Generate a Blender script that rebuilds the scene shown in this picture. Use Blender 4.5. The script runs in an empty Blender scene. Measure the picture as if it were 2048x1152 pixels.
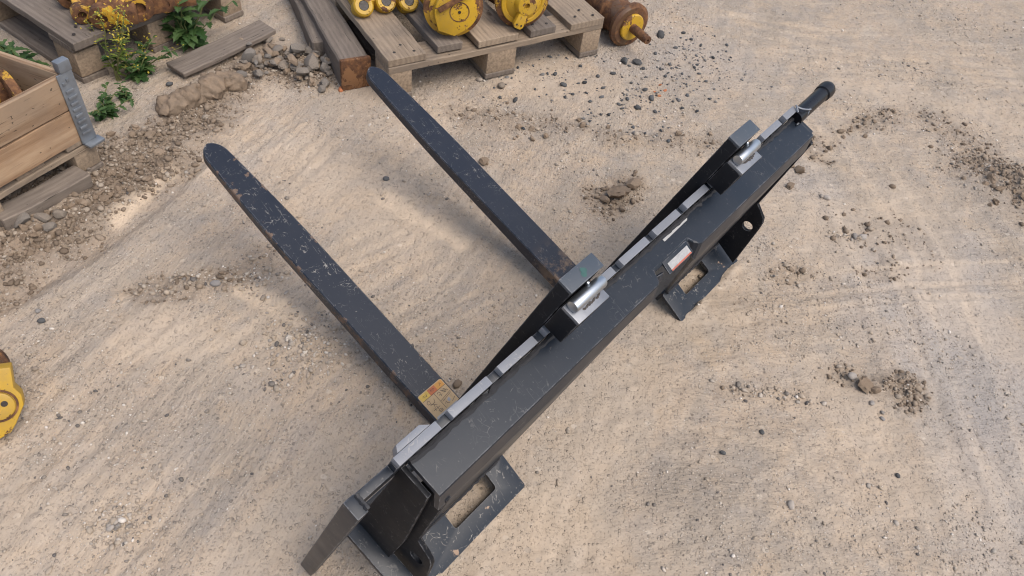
import bpy, bmesh, math, random
import numpy as np
from mathutils import Matrix, Vector, noise as mnoise

R = math.radians
scene = bpy.context.scene
C = scene.collection
random.seed(7)
rng = np.random.default_rng(11)

# ------------------------------------------------------------------ camera
F_PX, DEP, ROLL, CAM_H = 1482.0, 48.15, 9.7, 1.732
_d, _r = R(DEP), R(ROLL)
_fw = Vector((0, math.cos(_d), -math.sin(_d)))
_rt0 = Vector((1, 0, 0)); _up0 = _rt0.cross(_fw)
_rt = _rt0 * math.cos(_r) + _up0 * math.sin(_r)
_up = -_rt0 * math.sin(_r) + _up0 * math.cos(_r)
cd = bpy.data.cameras.new('camera'); cam = bpy.data.objects.new('camera', cd); C.objects.link(cam)
cd.sensor_width = 36.0; cd.lens = F_PX / 2048 * 36.0; cd.clip_end = 1000; cd.clip_start = .02
m = Matrix.Identity(4)
for i in range(3):
    m[i][0] = _rt[i]; m[i][1] = _up[i]; m[i][2] = -_fw[i]
m[2][3] = CAM_H
cam.matrix_world = m
scene.camera = cam

# ------------------------------------------------------------------ sky, sun, exposure
SUN_EL, SUN_AZ = 60.0, 118.0            # azimuth clockwise from +Y (towards +X)
w = bpy.data.worlds.new('World'); scene.world = w; w.use_nodes = True
nt = w.node_tree; bg = nt.nodes['Background']
sky = nt.nodes.new('ShaderNodeTexSky'); sky.sky_type = 'NISHITA'; sky.sun_disc = False
sky.sun_elevation = R(SUN_EL); sky.sun_rotation = R(SUN_AZ)
sky.air_density = 1.0; sky.dust_density = 3.0; sky.ozone_density = 1.0
hs = nt.nodes.new('ShaderNodeHueSaturation'); hs.inputs['Saturation'].default_value = .8
nt.links.new(sky.outputs[0], hs.inputs['Color']); nt.links.new(hs.outputs[0], bg.inputs['Color'])
bg.inputs['Strength'].default_value = .145
sl = bpy.data.lights.new('sun', 'SUN'); sl.energy = 1.4; sl.angle = R(45); sl.color = (1.0, .92, .82)
sun = bpy.data.objects.new('sun', sl); C.objects.link(sun)
sd = Vector((math.sin(R(SUN_AZ)) * math.cos(R(SUN_EL)), math.cos(R(SUN_AZ)) * math.cos(R(SUN_EL)), math.sin(R(SUN_EL))))
sun.rotation_euler = sd.to_track_quat('Z', 'Y').to_euler(); sun.location = sd * 20
vs = scene.view_settings
vs.view_transform = 'Standard'; vs.look = 'None'; vs.gamma = 1; vs.use_curve_mapping = False
vs.exposure = 0.52
scene.cycles.pixel_filter_type = 'BLACKMAN_HARRIS'; scene.cycles.filter_width = 1.15
scene.cycles.use_denoising = True

# ------------------------------------------------------------------ helpers
def at(px, py, z=0.0):
    """ground (or height z) point seen along a photo direction"""
    ray = _fw + _rt * ((px - 1024) / F_PX) + _up * ((576 - py) / F_PX)
    k = (z - CAM_H) / ray.z
    return Vector((0, 0, CAM_H)) + ray * k

def obj(name, me, mat=None, parent=None, loc=None):
    o = bpy.data.objects.new(name, me); C.objects.link(o)
    if mat is not None and me is not None and len(me.materials) == 0: me.materials.append(mat)
    if parent is not None: o.parent = parent
    if loc is not None: o.location = loc
    return o

def tag(o, label=None, cat=None, group=None, kind=None):
    if label: o['label'] = label
    if cat: o['category'] = cat
    if group: o['group'] = group
    if kind: o['kind'] = kind
    return o

def thing(name, label, cat, loc=(0, 0, 0), rot=(0, 0, 0), group=None):
    o = bpy.data.objects.new(name, None); C.objects.link(o); o.empty_display_size = .1
    o.location = loc; o.rotation_euler = rot
    return tag(o, label, cat, group)

def mesh_of(bm, name='m', smooth=True, angle=35):
    bmesh.ops.recalc_face_normals(bm, faces=bm.faces[:])
    me = bpy.data.meshes.new(name)
    if smooth:
        for f in bm.faces: f.smooth = True
        for e in bm.edges:
            if len(e.link_faces) == 2 and e.calc_face_angle(0) > R(angle): e.smooth = False
    bm.to_mesh(me); bm.free()
    return me

def bevel(bm, w, seg=2, ang=30):
    es = [e for e in bm.edges if len(e.link_faces) == 2 and e.calc_face_angle(0) > R(ang)]
    if es and w > 0:
        bmesh.ops.bevel(bm, geom=es, offset=w, segments=seg, profile=.6, affect='EDGES', clamp_overlap=True)

def add_box(bm, x0, x1, y0, y1, z0, z1):
    vs_ = [bm.verts.new(p) for p in ((x0,y0,z0),(x1,y0,z0),(x1,y1,z0),(x0,y1,z0),(x0,y0,z1),(x1,y0,z1),(x1,y1,z1),(x0,y1,z1))]
    for q in ((3,2,1,0),(4,5,6,7),(0,1,5,4),(1,2,6,5),(2,3,7,6),(3,0,4,7)): bm.faces.new([vs_[i] for i in q])
    return vs_

def box_me(x0, x1, y0, y1, z0, z1, bv=.002, seg=2, name='m'):
    bm = bmesh.new(); add_box(bm, x0, x1, y0, y1, z0, z1); bmesh.ops.recalc_face_normals(bm, faces=bm.faces[:]); bevel(bm, bv, seg)
    return mesh_of(bm, name)

def plate_me(outer, holes, thick, axes, org, bv=.0015, name='m'):
    """flat plate: 2D outline with holes, extruded by thick along axes[0] x axes[1]"""
    a, b = Vector(axes[0]), Vector(axes[1]); n = a.cross(b).normalized(); org = Vector(org)
    bm = bmesh.new(); es = []
    for loop in [outer] + list(holes):
        vv = [bm.verts.new(org + a * p[0] + b * p[1]) for p in loop]
        for i in range(len(vv)): es.append(bm.edges.new((vv[i], vv[(i + 1) % len(vv)])))
    bmesh.ops.triangle_fill(bm, use_beauty=True, use_dissolve=False, edges=es)
    fs = bm.faces[:]
    r = bmesh.ops.extrude_face_region(bm, geom=fs)
    bmesh.ops.translate(bm, vec=n * thick, verts=[g for g in r['geom'] if isinstance(g, bmesh.types.BMVert)])
    bmesh.ops.recalc_face_normals(bm, faces=bm.faces[:])
    bevel(bm, bv, 2, 40)
    return mesh_of(bm, name)

def rrect(x0, x1, y0, y1, r, n=4):
    pts = []
    for cx, cy, a0 in ((x1-r, y1-r, 0), (x0+r, y1-r, 90), (x0+r, y0+r, 180), (x1-r, y0+r, 270)):
        for k in range(n + 1):
            a = R(a0 + 90 * k / n); pts.append((cx + r * math.cos(a), cy + r * math.sin(a)))
    return pts

def circ(cx, cy, r, n=16): return [(cx + r * math.cos(2*math.pi*k/n), cy + r * math.sin(2*math.pi*k/n)) for k in range(n)]

def extrude_profile(prof, x0, x1, axis='x', bv=.0015, name='m'):
    bm = bmesh.new()
    A = [bm.verts.new((x0, p[0], p[1])) for p in prof]; B = [bm.verts.new((x1, p[0], p[1])) for p in prof]
    n = len(prof)
    bm.faces.new(A[::-1]); bm.faces.new(B)
    for i in range(n): bm.faces.new((A[i], A[(i+1) % n], B[(i+1) % n], B[i]))
    bmesh.ops.recalc_face_normals(bm, faces=bm.faces[:]); bevel(bm, bv, 2, 20)
    return mesh_of(bm, name)

def lathe(bm, prof, org, axis, seg=40, cap=True):
    """prof: (distance along axis, radius)"""
    ax = Vector(axis).normalized(); org = Vector(org)
    s = ax.orthogonal().normalized(); t = ax.cross(s)
    rings = []
    for (d, r) in prof:
        rings.append([bm.verts.new(org + ax * d + (s * math.cos(2*math.pi*k/seg) + t * math.sin(2*math.pi*k/seg)) * r) for k in range(seg)])
    for a, b in zip(rings, rings[1:]):
        for k in range(seg): bm.faces.new((a[k], a[(k+1) % seg], b[(k+1) % seg], b[k]))
    if cap:
        bm.faces.new(rings[0][::-1]); bm.faces.new(rings[-1])

def lathe_me(prof, org=(0, 0, 0), axis=(0, 1, 0), seg=40, name='m', angle=35, cap=True):
    bm = bmesh.new(); lathe(bm, prof, org, axis, seg, cap); return mesh_of(bm, name, True, angle)

def tube_me(pts, rad, seg=8, name='m', closed=False):
    bm = bmesh.new(); pts = [Vector(p) for p in pts]; rings = []; n = len(pts)
    rr = rad if isinstance(rad, (list, tuple)) else [rad] * n
    ref = Vector((0.13, .31, .94))
    for i, p in enumerate(pts):
        t = (pts[(i+1) % n if closed else min(i+1, n-1)] - pts[(i-1) % n if closed else max(i-1, 0)]).normalized()
        s = t.cross(ref).normalized(); b = t.cross(s)
        rings.append([bm.verts.new(p + (s * math.cos(2*math.pi*k/seg) + b * math.sin(2*math.pi*k/seg)) * rr[i]) for k in range(seg)])
    lst = list(zip(rings, rings[1:])) + ([(rings[-1], rings[0])] if closed else [])
    for a, b in lst:
        for k in range(seg): bm.faces.new((a[k], a[(k+1) % seg], b[(k+1) % seg], b[k]))
    if not closed: bm.faces.new(rings[0][::-1]); bm.faces.new(rings[-1])
    return mesh_of(bm, name)

def roughen(me, amp, freq, seed=0):
    for v in me.vertices:
        n = mnoise.noise_vector(v.co * freq + Vector((seed, seed * 1.7, -seed)))
        v.co += n * amp

# ------------------------------------------------------------------ materials
class NB:
    def __init__(self, name):
        self.m = bpy.data.materials.new(name); self.m.use_nodes = True
        self.t = self.m.node_tree; self.t.nodes.clear()
        self.out = self.t.nodes.new('ShaderNodeOutputMaterial'); self.b = self.t.nodes.new('ShaderNodeBsdfPrincipled')
        self.t.links.new(self.b.outputs[0], self.out.inputs[0])
        self.tc = self.t.nodes.new('ShaderNodeTexCoord')
    def n(self, ty, **kw):
        x = self.t.nodes.new(ty)
        for k, v in kw.items(): setattr(x, k, v)
        return x
    def put(self, sock, v):
        if isinstance(v, bpy.types.NodeSocket): self.t.links.new(v, sock)
        elif v is not None: sock.default_value = v
    def set(self, **kw):
        for k, v in kw.items(): self.put(self.b.inputs[k.replace('_', ' ')], (*v, 1) if isinstance(v, tuple) and len(v) == 3 else v)
    def mapping(self, vec=None, scale=(1, 1, 1), loc=(0, 0, 0), rot=(0, 0, 0)):
        x = self.n('ShaderNodeMapping'); self.put(x.inputs[0], vec or self.tc.outputs['Object'])
        x.inputs['Scale'].default_value = scale; self.put(x.inputs['Location'], loc); x.inputs['Rotation'].default_value = rot
        return x.outputs[0]
    def noise(self, scale, vec=None, detail=4, rough=.55, dist=0, out='Fac'):
        x = self.n('ShaderNodeTexNoise'); self.put(x.inputs['Vector'], vec or self.tc.outputs['Object'])
        x.inputs['Scale'].default_value = scale; x.inputs['Detail'].default_value = detail; x.inputs['Roughness'].default_value = rough
        x.inputs['Distortion'].default_value = dist
        return x.outputs[out]
    def voro(self, scale, vec=None, feature='F1', out='Distance', rand=1):
        x = self.n('ShaderNodeTexVoronoi', feature=feature); self.put(x.inputs['Vector'], vec or self.tc.outputs['Object'])
        x.inputs['Scale'].default_value = scale; x.inputs['Randomness'].default_value = rand
        return x.outputs[out]
    def math(self, op, a, b=None, c=None, clamp=False):
        x = self.n('ShaderNodeMath', operation=op, use_clamp=clamp)
        for i, v in enumerate((a, b, c)):
            if v is not None: self.put(x.inputs[i], v)
        return x.outputs[0]
    def step(self, v, lo, hi, a=0., b=1.):
        x = self.n('ShaderNodeMapRange', interpolation_type='SMOOTHSTEP'); self.put(x.inputs[0], v)
        for i, q in zip((1, 2, 3, 4), (lo, hi, a, b)): self.put(x.inputs[i], q)
        return x.outputs[0]
    def mix(self, f, a, b, mode='MIX'):
        x = self.n('ShaderNodeMix', data_type='RGBA', blend_type=mode); self.put(x.inputs[0], f)
        self.put(x.inputs[6], (*a, 1) if isinstance(a, tuple) and len(a) == 3 else a); self.put(x.inputs[7], (*b, 1) if isinstance(b, tuple) and len(b) == 3 else b)
        return x.outputs[2]
    def ramp(self, v, stops):
        x = self.n('ShaderNodeValToRGB'); self.put(x.inputs[0], v); cr = x.color_ramp
        while len(cr.elements) < len(stops): cr.elements.new(.5)
        for e, (p, c) in zip(cr.elements, stops): e.position = p; e.color = (*c, 1)
        return x.outputs[0]
    def bump(self, h, strength=.3, dist=.002, normal=None):
        x = self.n('ShaderNodeBump'); x.inputs['Strength'].default_value = strength; x.inputs['Distance'].default_value = dist
        self.put(x.inputs['Height'], h)
        if normal is not None: self.put(x.inputs['Normal'], normal)
        return x.outputs[0]
    def aniso(self, vec, ang, sx, sy):
        return self.mapping(self.mapping(vec, rot=(0, 0, -ang)), (sx, sy, 1))
    def rnd(self): return self.n('ShaderNodeObjectInfo').outputs['Random']
    def sep(self, v):
        x = self.n('ShaderNodeSeparateXYZ'); self.put(x.inputs[0], v); return x.outputs
    def shifted(self):
        """object coordinates moved by a different amount for every object"""
        r = self.rnd(); c = self.n('ShaderNodeCombineXYZ')
        self.put(c.inputs[0], self.math('MULTIPLY', r, 37.)); self.put(c.inputs[1], self.math('MULTIPLY', r, 91.)); self.put(c.inputs[2], self.math('MULTIPLY', r, 53.))
        x = self.n('ShaderNodeVectorMath', operation='ADD'); self.put(x.inputs[0], self.tc.outputs['Object']); self.put(x.inputs[1], c.outputs[0])
        return x.outputs[0]

def black_paint(name, scratch=.5, chip=.0, dust=.12, base=(.0075, .0125, .021), half=None, rough=.36, rust_tip=False, spec=.42, edge=.75, heel=False):
    k = NB(name); oc = k.tc.outputs['Object']
    warp = k.n('ShaderNodeVectorMath', operation='ADD')
    nv = k.noise(22, oc, 2, .5, out='Color')
    sc = k.n('ShaderNodeVectorMath', operation='SCALE'); k.put(sc.inputs[0], nv); sc.inputs['Scale'].default_value = .05
    k.put(warp.inputs[0], oc); k.put(warp.inputs[1], sc.outputs[0]); wv = warp.outputs[0]
    e1 = k.voro(64, wv, 'DISTANCE_TO_EDGE'); e2 = k.voro(70, k.mapping(wv, (1, .22, 1), rot=(0, 0, .5)), 'DISTANCE_TO_EDGE'); e3 = k.voro(24, k.mapping(wv, (.3, 1, 1), rot=(0, 0, -.4)), 'DISTANCE_TO_EDGE')
    m1 = k.step(k.noise(21, oc, 4, .6), .56, .62); m2 = k.step(k.noise(33, k.mapping(oc, loc=(3, 1, 7)), 4, .6), .56, .63); m3 = k.step(k.noise(12, k.mapping(oc, loc=(7, 2, 3)), 4, .6), .58, .63)
    l1 = k.math('MULTIPLY', k.step(e1, .010, .035, 1, 0), m1); l2 = k.math('MULTIPLY', k.step(e2, .010, .035, 1, 0), m2); l3 = k.math('MULTIPLY', k.step(e3, .004, .014, 1, 0), m3)
    drag = k.math('MULTIPLY', k.step(k.noise(5, k.mapping(k.mapping(oc, rot=(0, 0, .12)), (95, 1.6, 20)), 3, .5), .66, .70), k.step(k.noise(6, k.mapping(oc, loc=(1, 8, 2)), 3), .48, .6))
    ln = k.math('MAXIMUM', k.math('MAXIMUM', l1, l2), k.math('MAXIMUM', l3, k.math('MULTIPLY', drag, .9)))
    ln = k.math('MULTIPLY', ln, k.step(k.noise(4.5, k.mapping(oc, loc=(2, 5, 1)), 3, .6), .38, .58, .12, 1.))
    ln = k.math('MULTIPLY', k.math('MULTIPLY', ln, scratch), k.step(k.noise(120, oc, 2), .32, .55))
    film = k.math('MULTIPLY', k.step(k.noise(7, oc, 6, .65), .35, .75), dust)
    speck = k.math('MULTIPLY', k.step(k.noise(130, oc, 2), .68, .76), min(1, scratch * .9 + .15))
    col = k.mix(film, base, (.115, .115, .12))
    col = k.mix(k.math('MULTIPLY', speck, .45), col, (.33, .30, .27))
    col = k.mix(k.math('MULTIPLY', ln, .75), col, (.40, .37, .33))
    ro = k.math('ADD', k.step(k.noise(11, oc, 5), .3, .7, rough - .02, rough + .05), k.math('MULTIPLY', film, 1.2))
    if edge > 0:
        bv = k.n('ShaderNodeBevel', samples=4); bv.inputs['Radius'].default_value = .0035; geo = k.n('ShaderNodeNewGeometry')
        dt = k.n('ShaderNodeVectorMath', operation='DOT_PRODUCT'); k.put(dt.inputs[0], bv.outputs[0]); k.put(dt.inputs[1], geo.outputs['Normal'])
        ew = k.math('MULTIPLY', k.step(dt.outputs['Value'], .97, .86), k.step(k.noise(38, oc, 5, .7), .40, .62)); ew = k.math('MULTIPLY', ew, edge)
        col = k.mix(ew, col, (.30, .30, .31))
    if chip > 0:
        c1 = k.step(k.noise(13, k.mapping(oc, loc=(9, 4, 2)), 5, .6), .70 - chip * .12, .73 - chip * .12)
        inner = k.mix(k.noise(60, oc), (.20, .12, .075), (.42, .31, .23))
        col = k.mix(c1, col, inner); ro = k.math('MAXIMUM', ro, k.math('MULTIPLY', c1, .8))
    if heel:
        yy = k.sep(oc)[1]; hr = k.math('MULTIPLY', k.step(yy, .30, .08), k.step(k.noise(19, k.mapping(oc, loc=(4, 4, 4)), 6, .7), .44, .56))
        col = k.mix(k.math('MULTIPLY', hr, .75), col, k.mix(k.noise(60, oc), (.20, .115, .06), (.40, .27, .16))); ro = k.math('MAXIMUM', ro, k.math('MULTIPLY', hr, .75))
    if half:
        sx = k.sep(oc)
        d = k.math('SUBTRACT', half, k.math('ABSOLUTE', k.math('SUBTRACT', sx[0], half)))      # distance to a long edge
        nn = k.noise(26, oc, 5, .7)
        reach = k.step(nn, .45, .75, -.004, .012)
        if rust_tip:
            far = k.step(sx[1], .55, 1.05, 0, .024); reach = k.math('ADD', reach, k.math('MULTIPLY', far, k.step(nn, .4, .65)))
        ed = k.step(k.math('SUBTRACT', reach, d), 0, .003)
        col = k.mix(k.math('MULTIPLY', ed, .8), col, k.mix(k.noise(70, oc), (.085, .048, .035), (.24, .165, .115)))
        ro = k.math('MAXIMUM', ro, k.math('MULTIPLY', ed, .7))
    k.set(Base_Color=col, Roughness=ro, Metallic=0., Specular_IOR_Level=spec)
    k.put(k.b.inputs['Normal'], k.bump(k.math('SUBTRACT', k.noise(45, oc, 4), k.math('MULTIPLY', ln, .8)), .12, .0012))
    return k.m

def wood(name, cols, grain=.5, dirt=.55, rough=.85):
    """long axis of every board is its local X"""
    k = NB(name); v = k.shifted()
    v2 = k.mapping(v, (1.3, 9, 9))
    g = k.noise(4.0, v2, 7, .66, 1.1)
    fib = k.noise(3, k.mapping(v, (6, 330, 330)), 3, .5)
    rings = k.n('ShaderNodeTexWave', wave_type='BANDS', bands_direction='Y'); k.put(rings.inputs[0], k.mapping(v, (.5, 10, 10)))
    rings.inputs['Scale'].default_value = 1.6; rings.inputs['Distortion'].default_value = 7; rings.inputs['Detail'].default_value = 3; rings.inputs['Detail Scale'].default_value = .6
    f = k.math('ADD', k.math('MULTIPLY', k.step(g, .15, .85, .3, .7), .6), k.math('MULTIPLY', rings.outputs[1], .20 * grain)); f = k.math('ADD', f, k.math('MULTIPLY', fib, .34))
    col = k.ramp(f, [(.28, cols[0]), (.5, cols[1]), (.68, cols[2]), (.85, cols[3])])
    r = k.rnd()
    tint = k.mix(r, (.78, .76, .75), (1.12, 1.08, 1.03)); col = k.mix(1., col, tint, 'MULTIPLY')
    stain = k.step(k.noise(6, v, 5, .6), .45, .7)
    col = k.mix(k.math('MULTIPLY', stain, dirt), col, (.15, .125, .105))
    kn = k.voro(3.2, k.mapping(v, (1, 2.2, 2.2))); col = k.mix(k.step(kn, .10, .05, 0, .7), col, (.075, .05, .035))
    crack = k.math('MULTIPLY', k.step(k.noise(5, k.mapping(v, (1.1, 46, 46)), 4, .6), .635, .68), .8)
    pit = k.math('MULTIPLY', k.step(k.noise(75, k.mapping(v, (.7, 1, 1)), 2), .70, .74), .75)
    dk = k.math('MAXIMUM', crack, pit)
    col = k.mix(dk, col, (.035, .028, .024))
    k.set(Base_Color=col, Roughness=rough, Specular_IOR_Level=.25)
    h = k.math('SUBTRACT', k.math('ADD', k.math('MULTIPLY', fib, .8), k.math('MULTIPLY', g, .12)), k.math('MULTIPLY', dk, 1.4))
    k.put(k.b.inputs['Normal'], k.bump(h, .45, .0018))
    return k.m

def paint_rust(name, paint, wear=.5, scale=11.):
    k = NB(name); v = k.shifted()
    n1 = k.noise(scale, v, 7, .68); n2 = k.noise(scale * 5, v, 4)
    f = k.step(k.math('ADD', k.math('MULTIPLY', n1, .8), k.math('MULTIPLY', n2, .2)), .60 - wear * .2, .625 - wear * .2)
    rust = k.ramp(k.noise(34, v, 6, .7), [(.3, (.045, .022, .015)), (.5, (.13, .06, .028)), (.7, (.26, .125, .05))])
    pc = k.mix(k.step(k.noise(5, v, 4), .35, .7), paint, tuple(c * .78 for c in paint))
    pc = k.mix(k.math('MULTIPLY', k.step(k.noise(90, v, 2), .66, .72), .7), pc, (.06, .035, .02))
    pc = k.mix(k.math('MULTIPLY', k.step(k.noise(9, v, 6, .7), .45, .75), .45), pc, (.26, .18, .09))
    k.set(Base_Color=k.mix(f, pc, rust), Roughness=k.math('ADD', k.math('MULTIPLY', f, .42), .43), Specular_IOR_Level=.4)
    k.put(k.b.inputs['Normal'], k.bump(k.math('SUBTRACT', k.math('MULTIPLY', n2, .5), k.math('MULTIPLY', f, .7)), .45, .002))
    return k.m

def simple(name, col, rough=.6, metal=0., var=.25, scale=30., bump=.2, spec=.5):
    k = NB(name); v = k.shifted(); n = k.noise(scale, v, 5, .6)
    c = k.mix(n, tuple(x * (1 - var) for x in col), tuple(min(1, x * (1 + var)) for x in col))
    k.set(Base_Color=c, Roughness=k.step(n, .3, .7, max(.05, rough - .08), min(1, rough + .08)), Metallic=metal, Specular_IOR_Level=spec)
    if bump: k.put(k.b.inputs['Normal'], k.bump(k.noise(scale * 2, v, 4), bump, .002))
    return k.m

def flat(name, col, rough=.6):
    k = NB(name); n = k.noise(60, k.tc.outputs['Object'], 4)
    k.set(Base_Color=k.mix(k.math('MULTIPLY', k.step(n, .5, .75), .4), col, tuple(c * .55 for c in col)), Roughness=rough); return k.m

def stone_mat(name, cols, rough=.9, dust=.3):
    k = NB(name); v = k.shifted(); r = k.rnd()
    c = k.ramp(r, [(i / max(1, len(cols) - 1), q) for i, q in enumerate(cols)])
    n = k.noise(28, v, 6, .7); c = k.mix(k.step(n, .3, .7), k.mix(1., c, (.72, .72, .72), 'MULTIPLY'), k.mix(1., c, (1.2, 1.17, 1.13), 'MULTIPLY'))
    g = k.n('ShaderNodeNewGeometry'); up = k.sep(g.outputs['Normal'])[2]
    c = k.mix(k.math('MULTIPLY', k.math('MULTIPLY', k.step(up, .2, .9), k.step(k.noise(16, v, 4), .4, .7)), dust), c, (.42, .34, .26))
    k.set(Base_Color=c, Roughness=rough, Specular_IOR_Level=.3)
    k.put(k.b.inputs['Normal'], k.bump(k.noise(70, v, 5, .7), .5, .004))
    return k.m

M = {}
M['frame'] = black_paint('black_frame_paint', .27, 0, .06)
M['foot'] = black_paint('scuffed_foot_paint', 1., .55, .06)
M['fork'] = black_paint('fork_paint_worn', .9, .12, .03, base=(.009, .0135, .024), half=.0475, rust_tip=True)
M['forkb'] = black_paint('fork_paint', .5, .0, .03, base=(.0095, .014, .025), heel=True)
M['shank'] = black_paint('black_shaded_paint', .2, 0, .04, base=(.008, .009, .012), rough=.55, spec=.18)  # duller black copy: shade of side faces and recesses put into the paint
M['hook'] = black_paint('hook_lit_top_paint', .5, .0, .12, base=(.055, .068, .085), rough=.40)  # paler bluish copy: sky light on the hook top put into the colour
M['tooth'] = black_paint('worn_tooth_paint', .6, 0, .3, base=(.19, .20, .222), rough=.36, edge=.9)
M['rubber'] = simple('black_plastic', (.006, .006, .008), .30, 0, .2, 20, .05, .35)
M['weld'] = simple('weld_black', (.02, .02, .023), .6, 0, .4, 60, .8)
M['zinc'] = simple('zinc_plated', (.47, .50, .53), .38, 1., .12, 18, .04)
M['claw'] = simple('claw_steel', (.23, .24, .26), .42, .55, .3, 30, .15)
M['grease_hole'] = simple('grease_and_hole_dark', (.035, .026, .02), .5, 0, .6, 80, .8)  # also colours flat discs as the painted dark inside of bores and bolt holes
M['galv'] = simple('galvanized', (.24, .26, .285), .5, .6, .4, 24, .5)
M['white'] = flat('label_white', (.38, .375, .365)); M['red'] = flat('label_red', (.42, .11, .07)); M['ink'] = flat('label_ink', (.03, .028, .03))
M['grey_ink'] = flat('label_grey', (.33, .33, .34))
M['tan'] = flat('sticker_tan', (.50, .35, .19)); M['lyellow'] = flat('sticker_yellow', (.60, .40, .08)); M['lorange'] = flat('sticker_orange', (.58, .28, .06)); M['lred'] = flat('sticker_red', (.48, .14, .05))
M['green'] = flat('green_smear', (.03, .095, .085))
M['wood'] = wood('pallet_wood', [(.16, .125, .095), (.27, .215, .16), (.36, .29, .22), (.44, .365, .285)])
M['wood_grey'] = wood('weathered_wood', [(.11, .093, .08), (.19, .16, .135), (.265, .225, .187), (.34, .295, .245)])
M['wood_old_shaded'] = wood('old_timber_shaded', [(.06, .05, .042), (.115, .095, .078), (.17, .14, .115), (.26, .22, .18)], dirt=.6)
M['collar'] = wood('collar_wood', [(.15, .09, .055), (.265, .168, .10), (.345, .232, .145), (.43, .31, .205)], 2.4, .25)
M['block'] = simple('chipwood_block', (.29, .22, .155), .9, 0, .75, 95, .9, .2)
M['rustwood'] = paint_rust('rusty_end', (.24, .12, .055), .75, 9)
M['yellow'] = paint_rust('yellow_paint', (.56, .335, .025), .26, 12)
M['yellow_worn'] = paint_rust('yellow_paint_worn', (.55, .31, .03), .72, 8)
M['rust'] = paint_rust('rusty_steel', (.11, .055, .03), .8, 7)
M['rubble'] = stone_mat('rubble_stone', [(.205, .178, .15), (.18, .165, .15), (.235, .195, .155), (.195, .18, .165)], .92, .3)
M['dark'] = stone_mat('dark_pebble', [(.045, .05, .055), (.07, .075, .08), (.10, .105, .11), (.06, .062, .065)], .75, .12)
M['pebble'] = stone_mat('pale_pebble', [(.40, .36, .32), (.30, .25, .20), (.26, .25, .245), (.46, .41, .36)], .85, .2)
M['clod'] = stone_mat('earth_clod', [(.265, .20, .142), (.22, .165, .118), (.30, .23, .168)], .95, .15)
M['slab'] = stone_mat('earth_slab_soil', [(.20, .15, .105), (.22, .165, .118)], .95, .1)
M['brick'] = stone_mat('brick_bit', [(.50, .17, .07), (.45, .20, .10)], .9, .1)
def leaf_mat(name, a, b):
    k = NB(name); g = k.n('ShaderNodeNewGeometry'); c = k.mix(g.outputs['Random Per Island'], a, b)
    k.set(Base_Color=c, Roughness=.5, Specular_IOR_Level=.35); k.b.inputs['Transmission Weight'].default_value = 0
    tr = k.n('ShaderNodeBsdfTranslucent'); k.put(tr.inputs[0], c); mx = k.n('ShaderNodeMixShader'); mx.inputs[0].default_value = .28
    k.t.links.new(k.b.outputs[0], mx.inputs[1]); k.t.links.new(tr.outputs[0], mx.inputs[2]); k.t.links.new(mx.outputs[0], k.out.inputs[0])
    return k.m
M['leaf'] = leaf_mat('leaf_green', (.030, .075, .020), (.085, .145, .045)); M['leaf_pale'] = leaf_mat('leaf_pale', (.10, .16, .035), (.22, .26, .05))
M['stem'] = simple('weed_stem', (.14, .15, .05), .6); M['flower'] = leaf_mat('flower_yellow', (.42, .32, .03), (.55, .45, .06))

# ------------------------------------------------------------------ ground relief (numpy)
class VN:
    def __init__(s, seed): s.t = np.random.default_rng(seed).random((512, 512))
    def __call__(s, x, y, scale):
        x = x / scale + 1000.; y = y / scale + 1000.
        xi = np.floor(x).astype(int); yi = np.floor(y).astype(int); fx = x - xi; fy = y - yi
        fx = fx * fx * (3 - 2 * fx); fy = fy * fy * (3 - 2 * fy)
        t = s.t; a = t[xi % 512, yi % 512]; b = t[(xi+1) % 512, yi % 512]; c = t[xi % 512, (yi+1) % 512]; d = t[(xi+1) % 512, (yi+1) % 512]
        return (a * (1-fx) + b * fx) * (1-fy) + (c * (1-fx) + d * fx) * fy - .5
N1, N2, N3, N4 = VN(1), VN(2), VN(3), VN(4)
def fbm(x, y, s, o=4, N=N1, g=.5):
    r = 0; a = 1.
    for k in range(o): r = r + a * N(x + k * 3.1, y - k * 7.3, s); s *= .49; a *= g
    return r
_jt = np.random.default_rng(5).random((256, 256, 3))
def cell(x, y, s):
    """domed pebbly bumps of size s"""
    X = x / s + 500.; Y = y / s + 500.; xi = np.floor(X).astype(int); yi = np.floor(Y).astype(int); best = np.zeros_like(X)
    for dx in (-1, 0, 1):
        for dy in (-1, 0, 1):
            j = _jt[(xi + dx) % 256, (yi + dy) % 256]
            d = np.hypot(X - (xi + dx + j[..., 0]), Y - (yi + dy + j[..., 1])); rr = .35 + .5 * j[..., 2]
            best = np.maximum(best, np.sqrt(np.clip(1 - (d / rr) ** 2, 0, 1)) * rr)
    return best
def seg_d(x, y, pts):
    best = np.full(np.shape(x), 1e9)
    for a, b in zip(pts, pts[1:]):
        ax, ay, bx, by = a.x, a.y, b.x, b.y; L = (bx-ax)**2 + (by-ay)**2 + 1e-12
        t = np.clip(((x-ax)*(bx-ax) + (y-ay)*(by-ay)) / L, 0, 1)
        best = np.minimum(best, np.hypot(x - ax - t*(bx-ax), y - ay - t*(by-ay)))
    return best
def line(*p): return [at(*q) for q in p]
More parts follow.
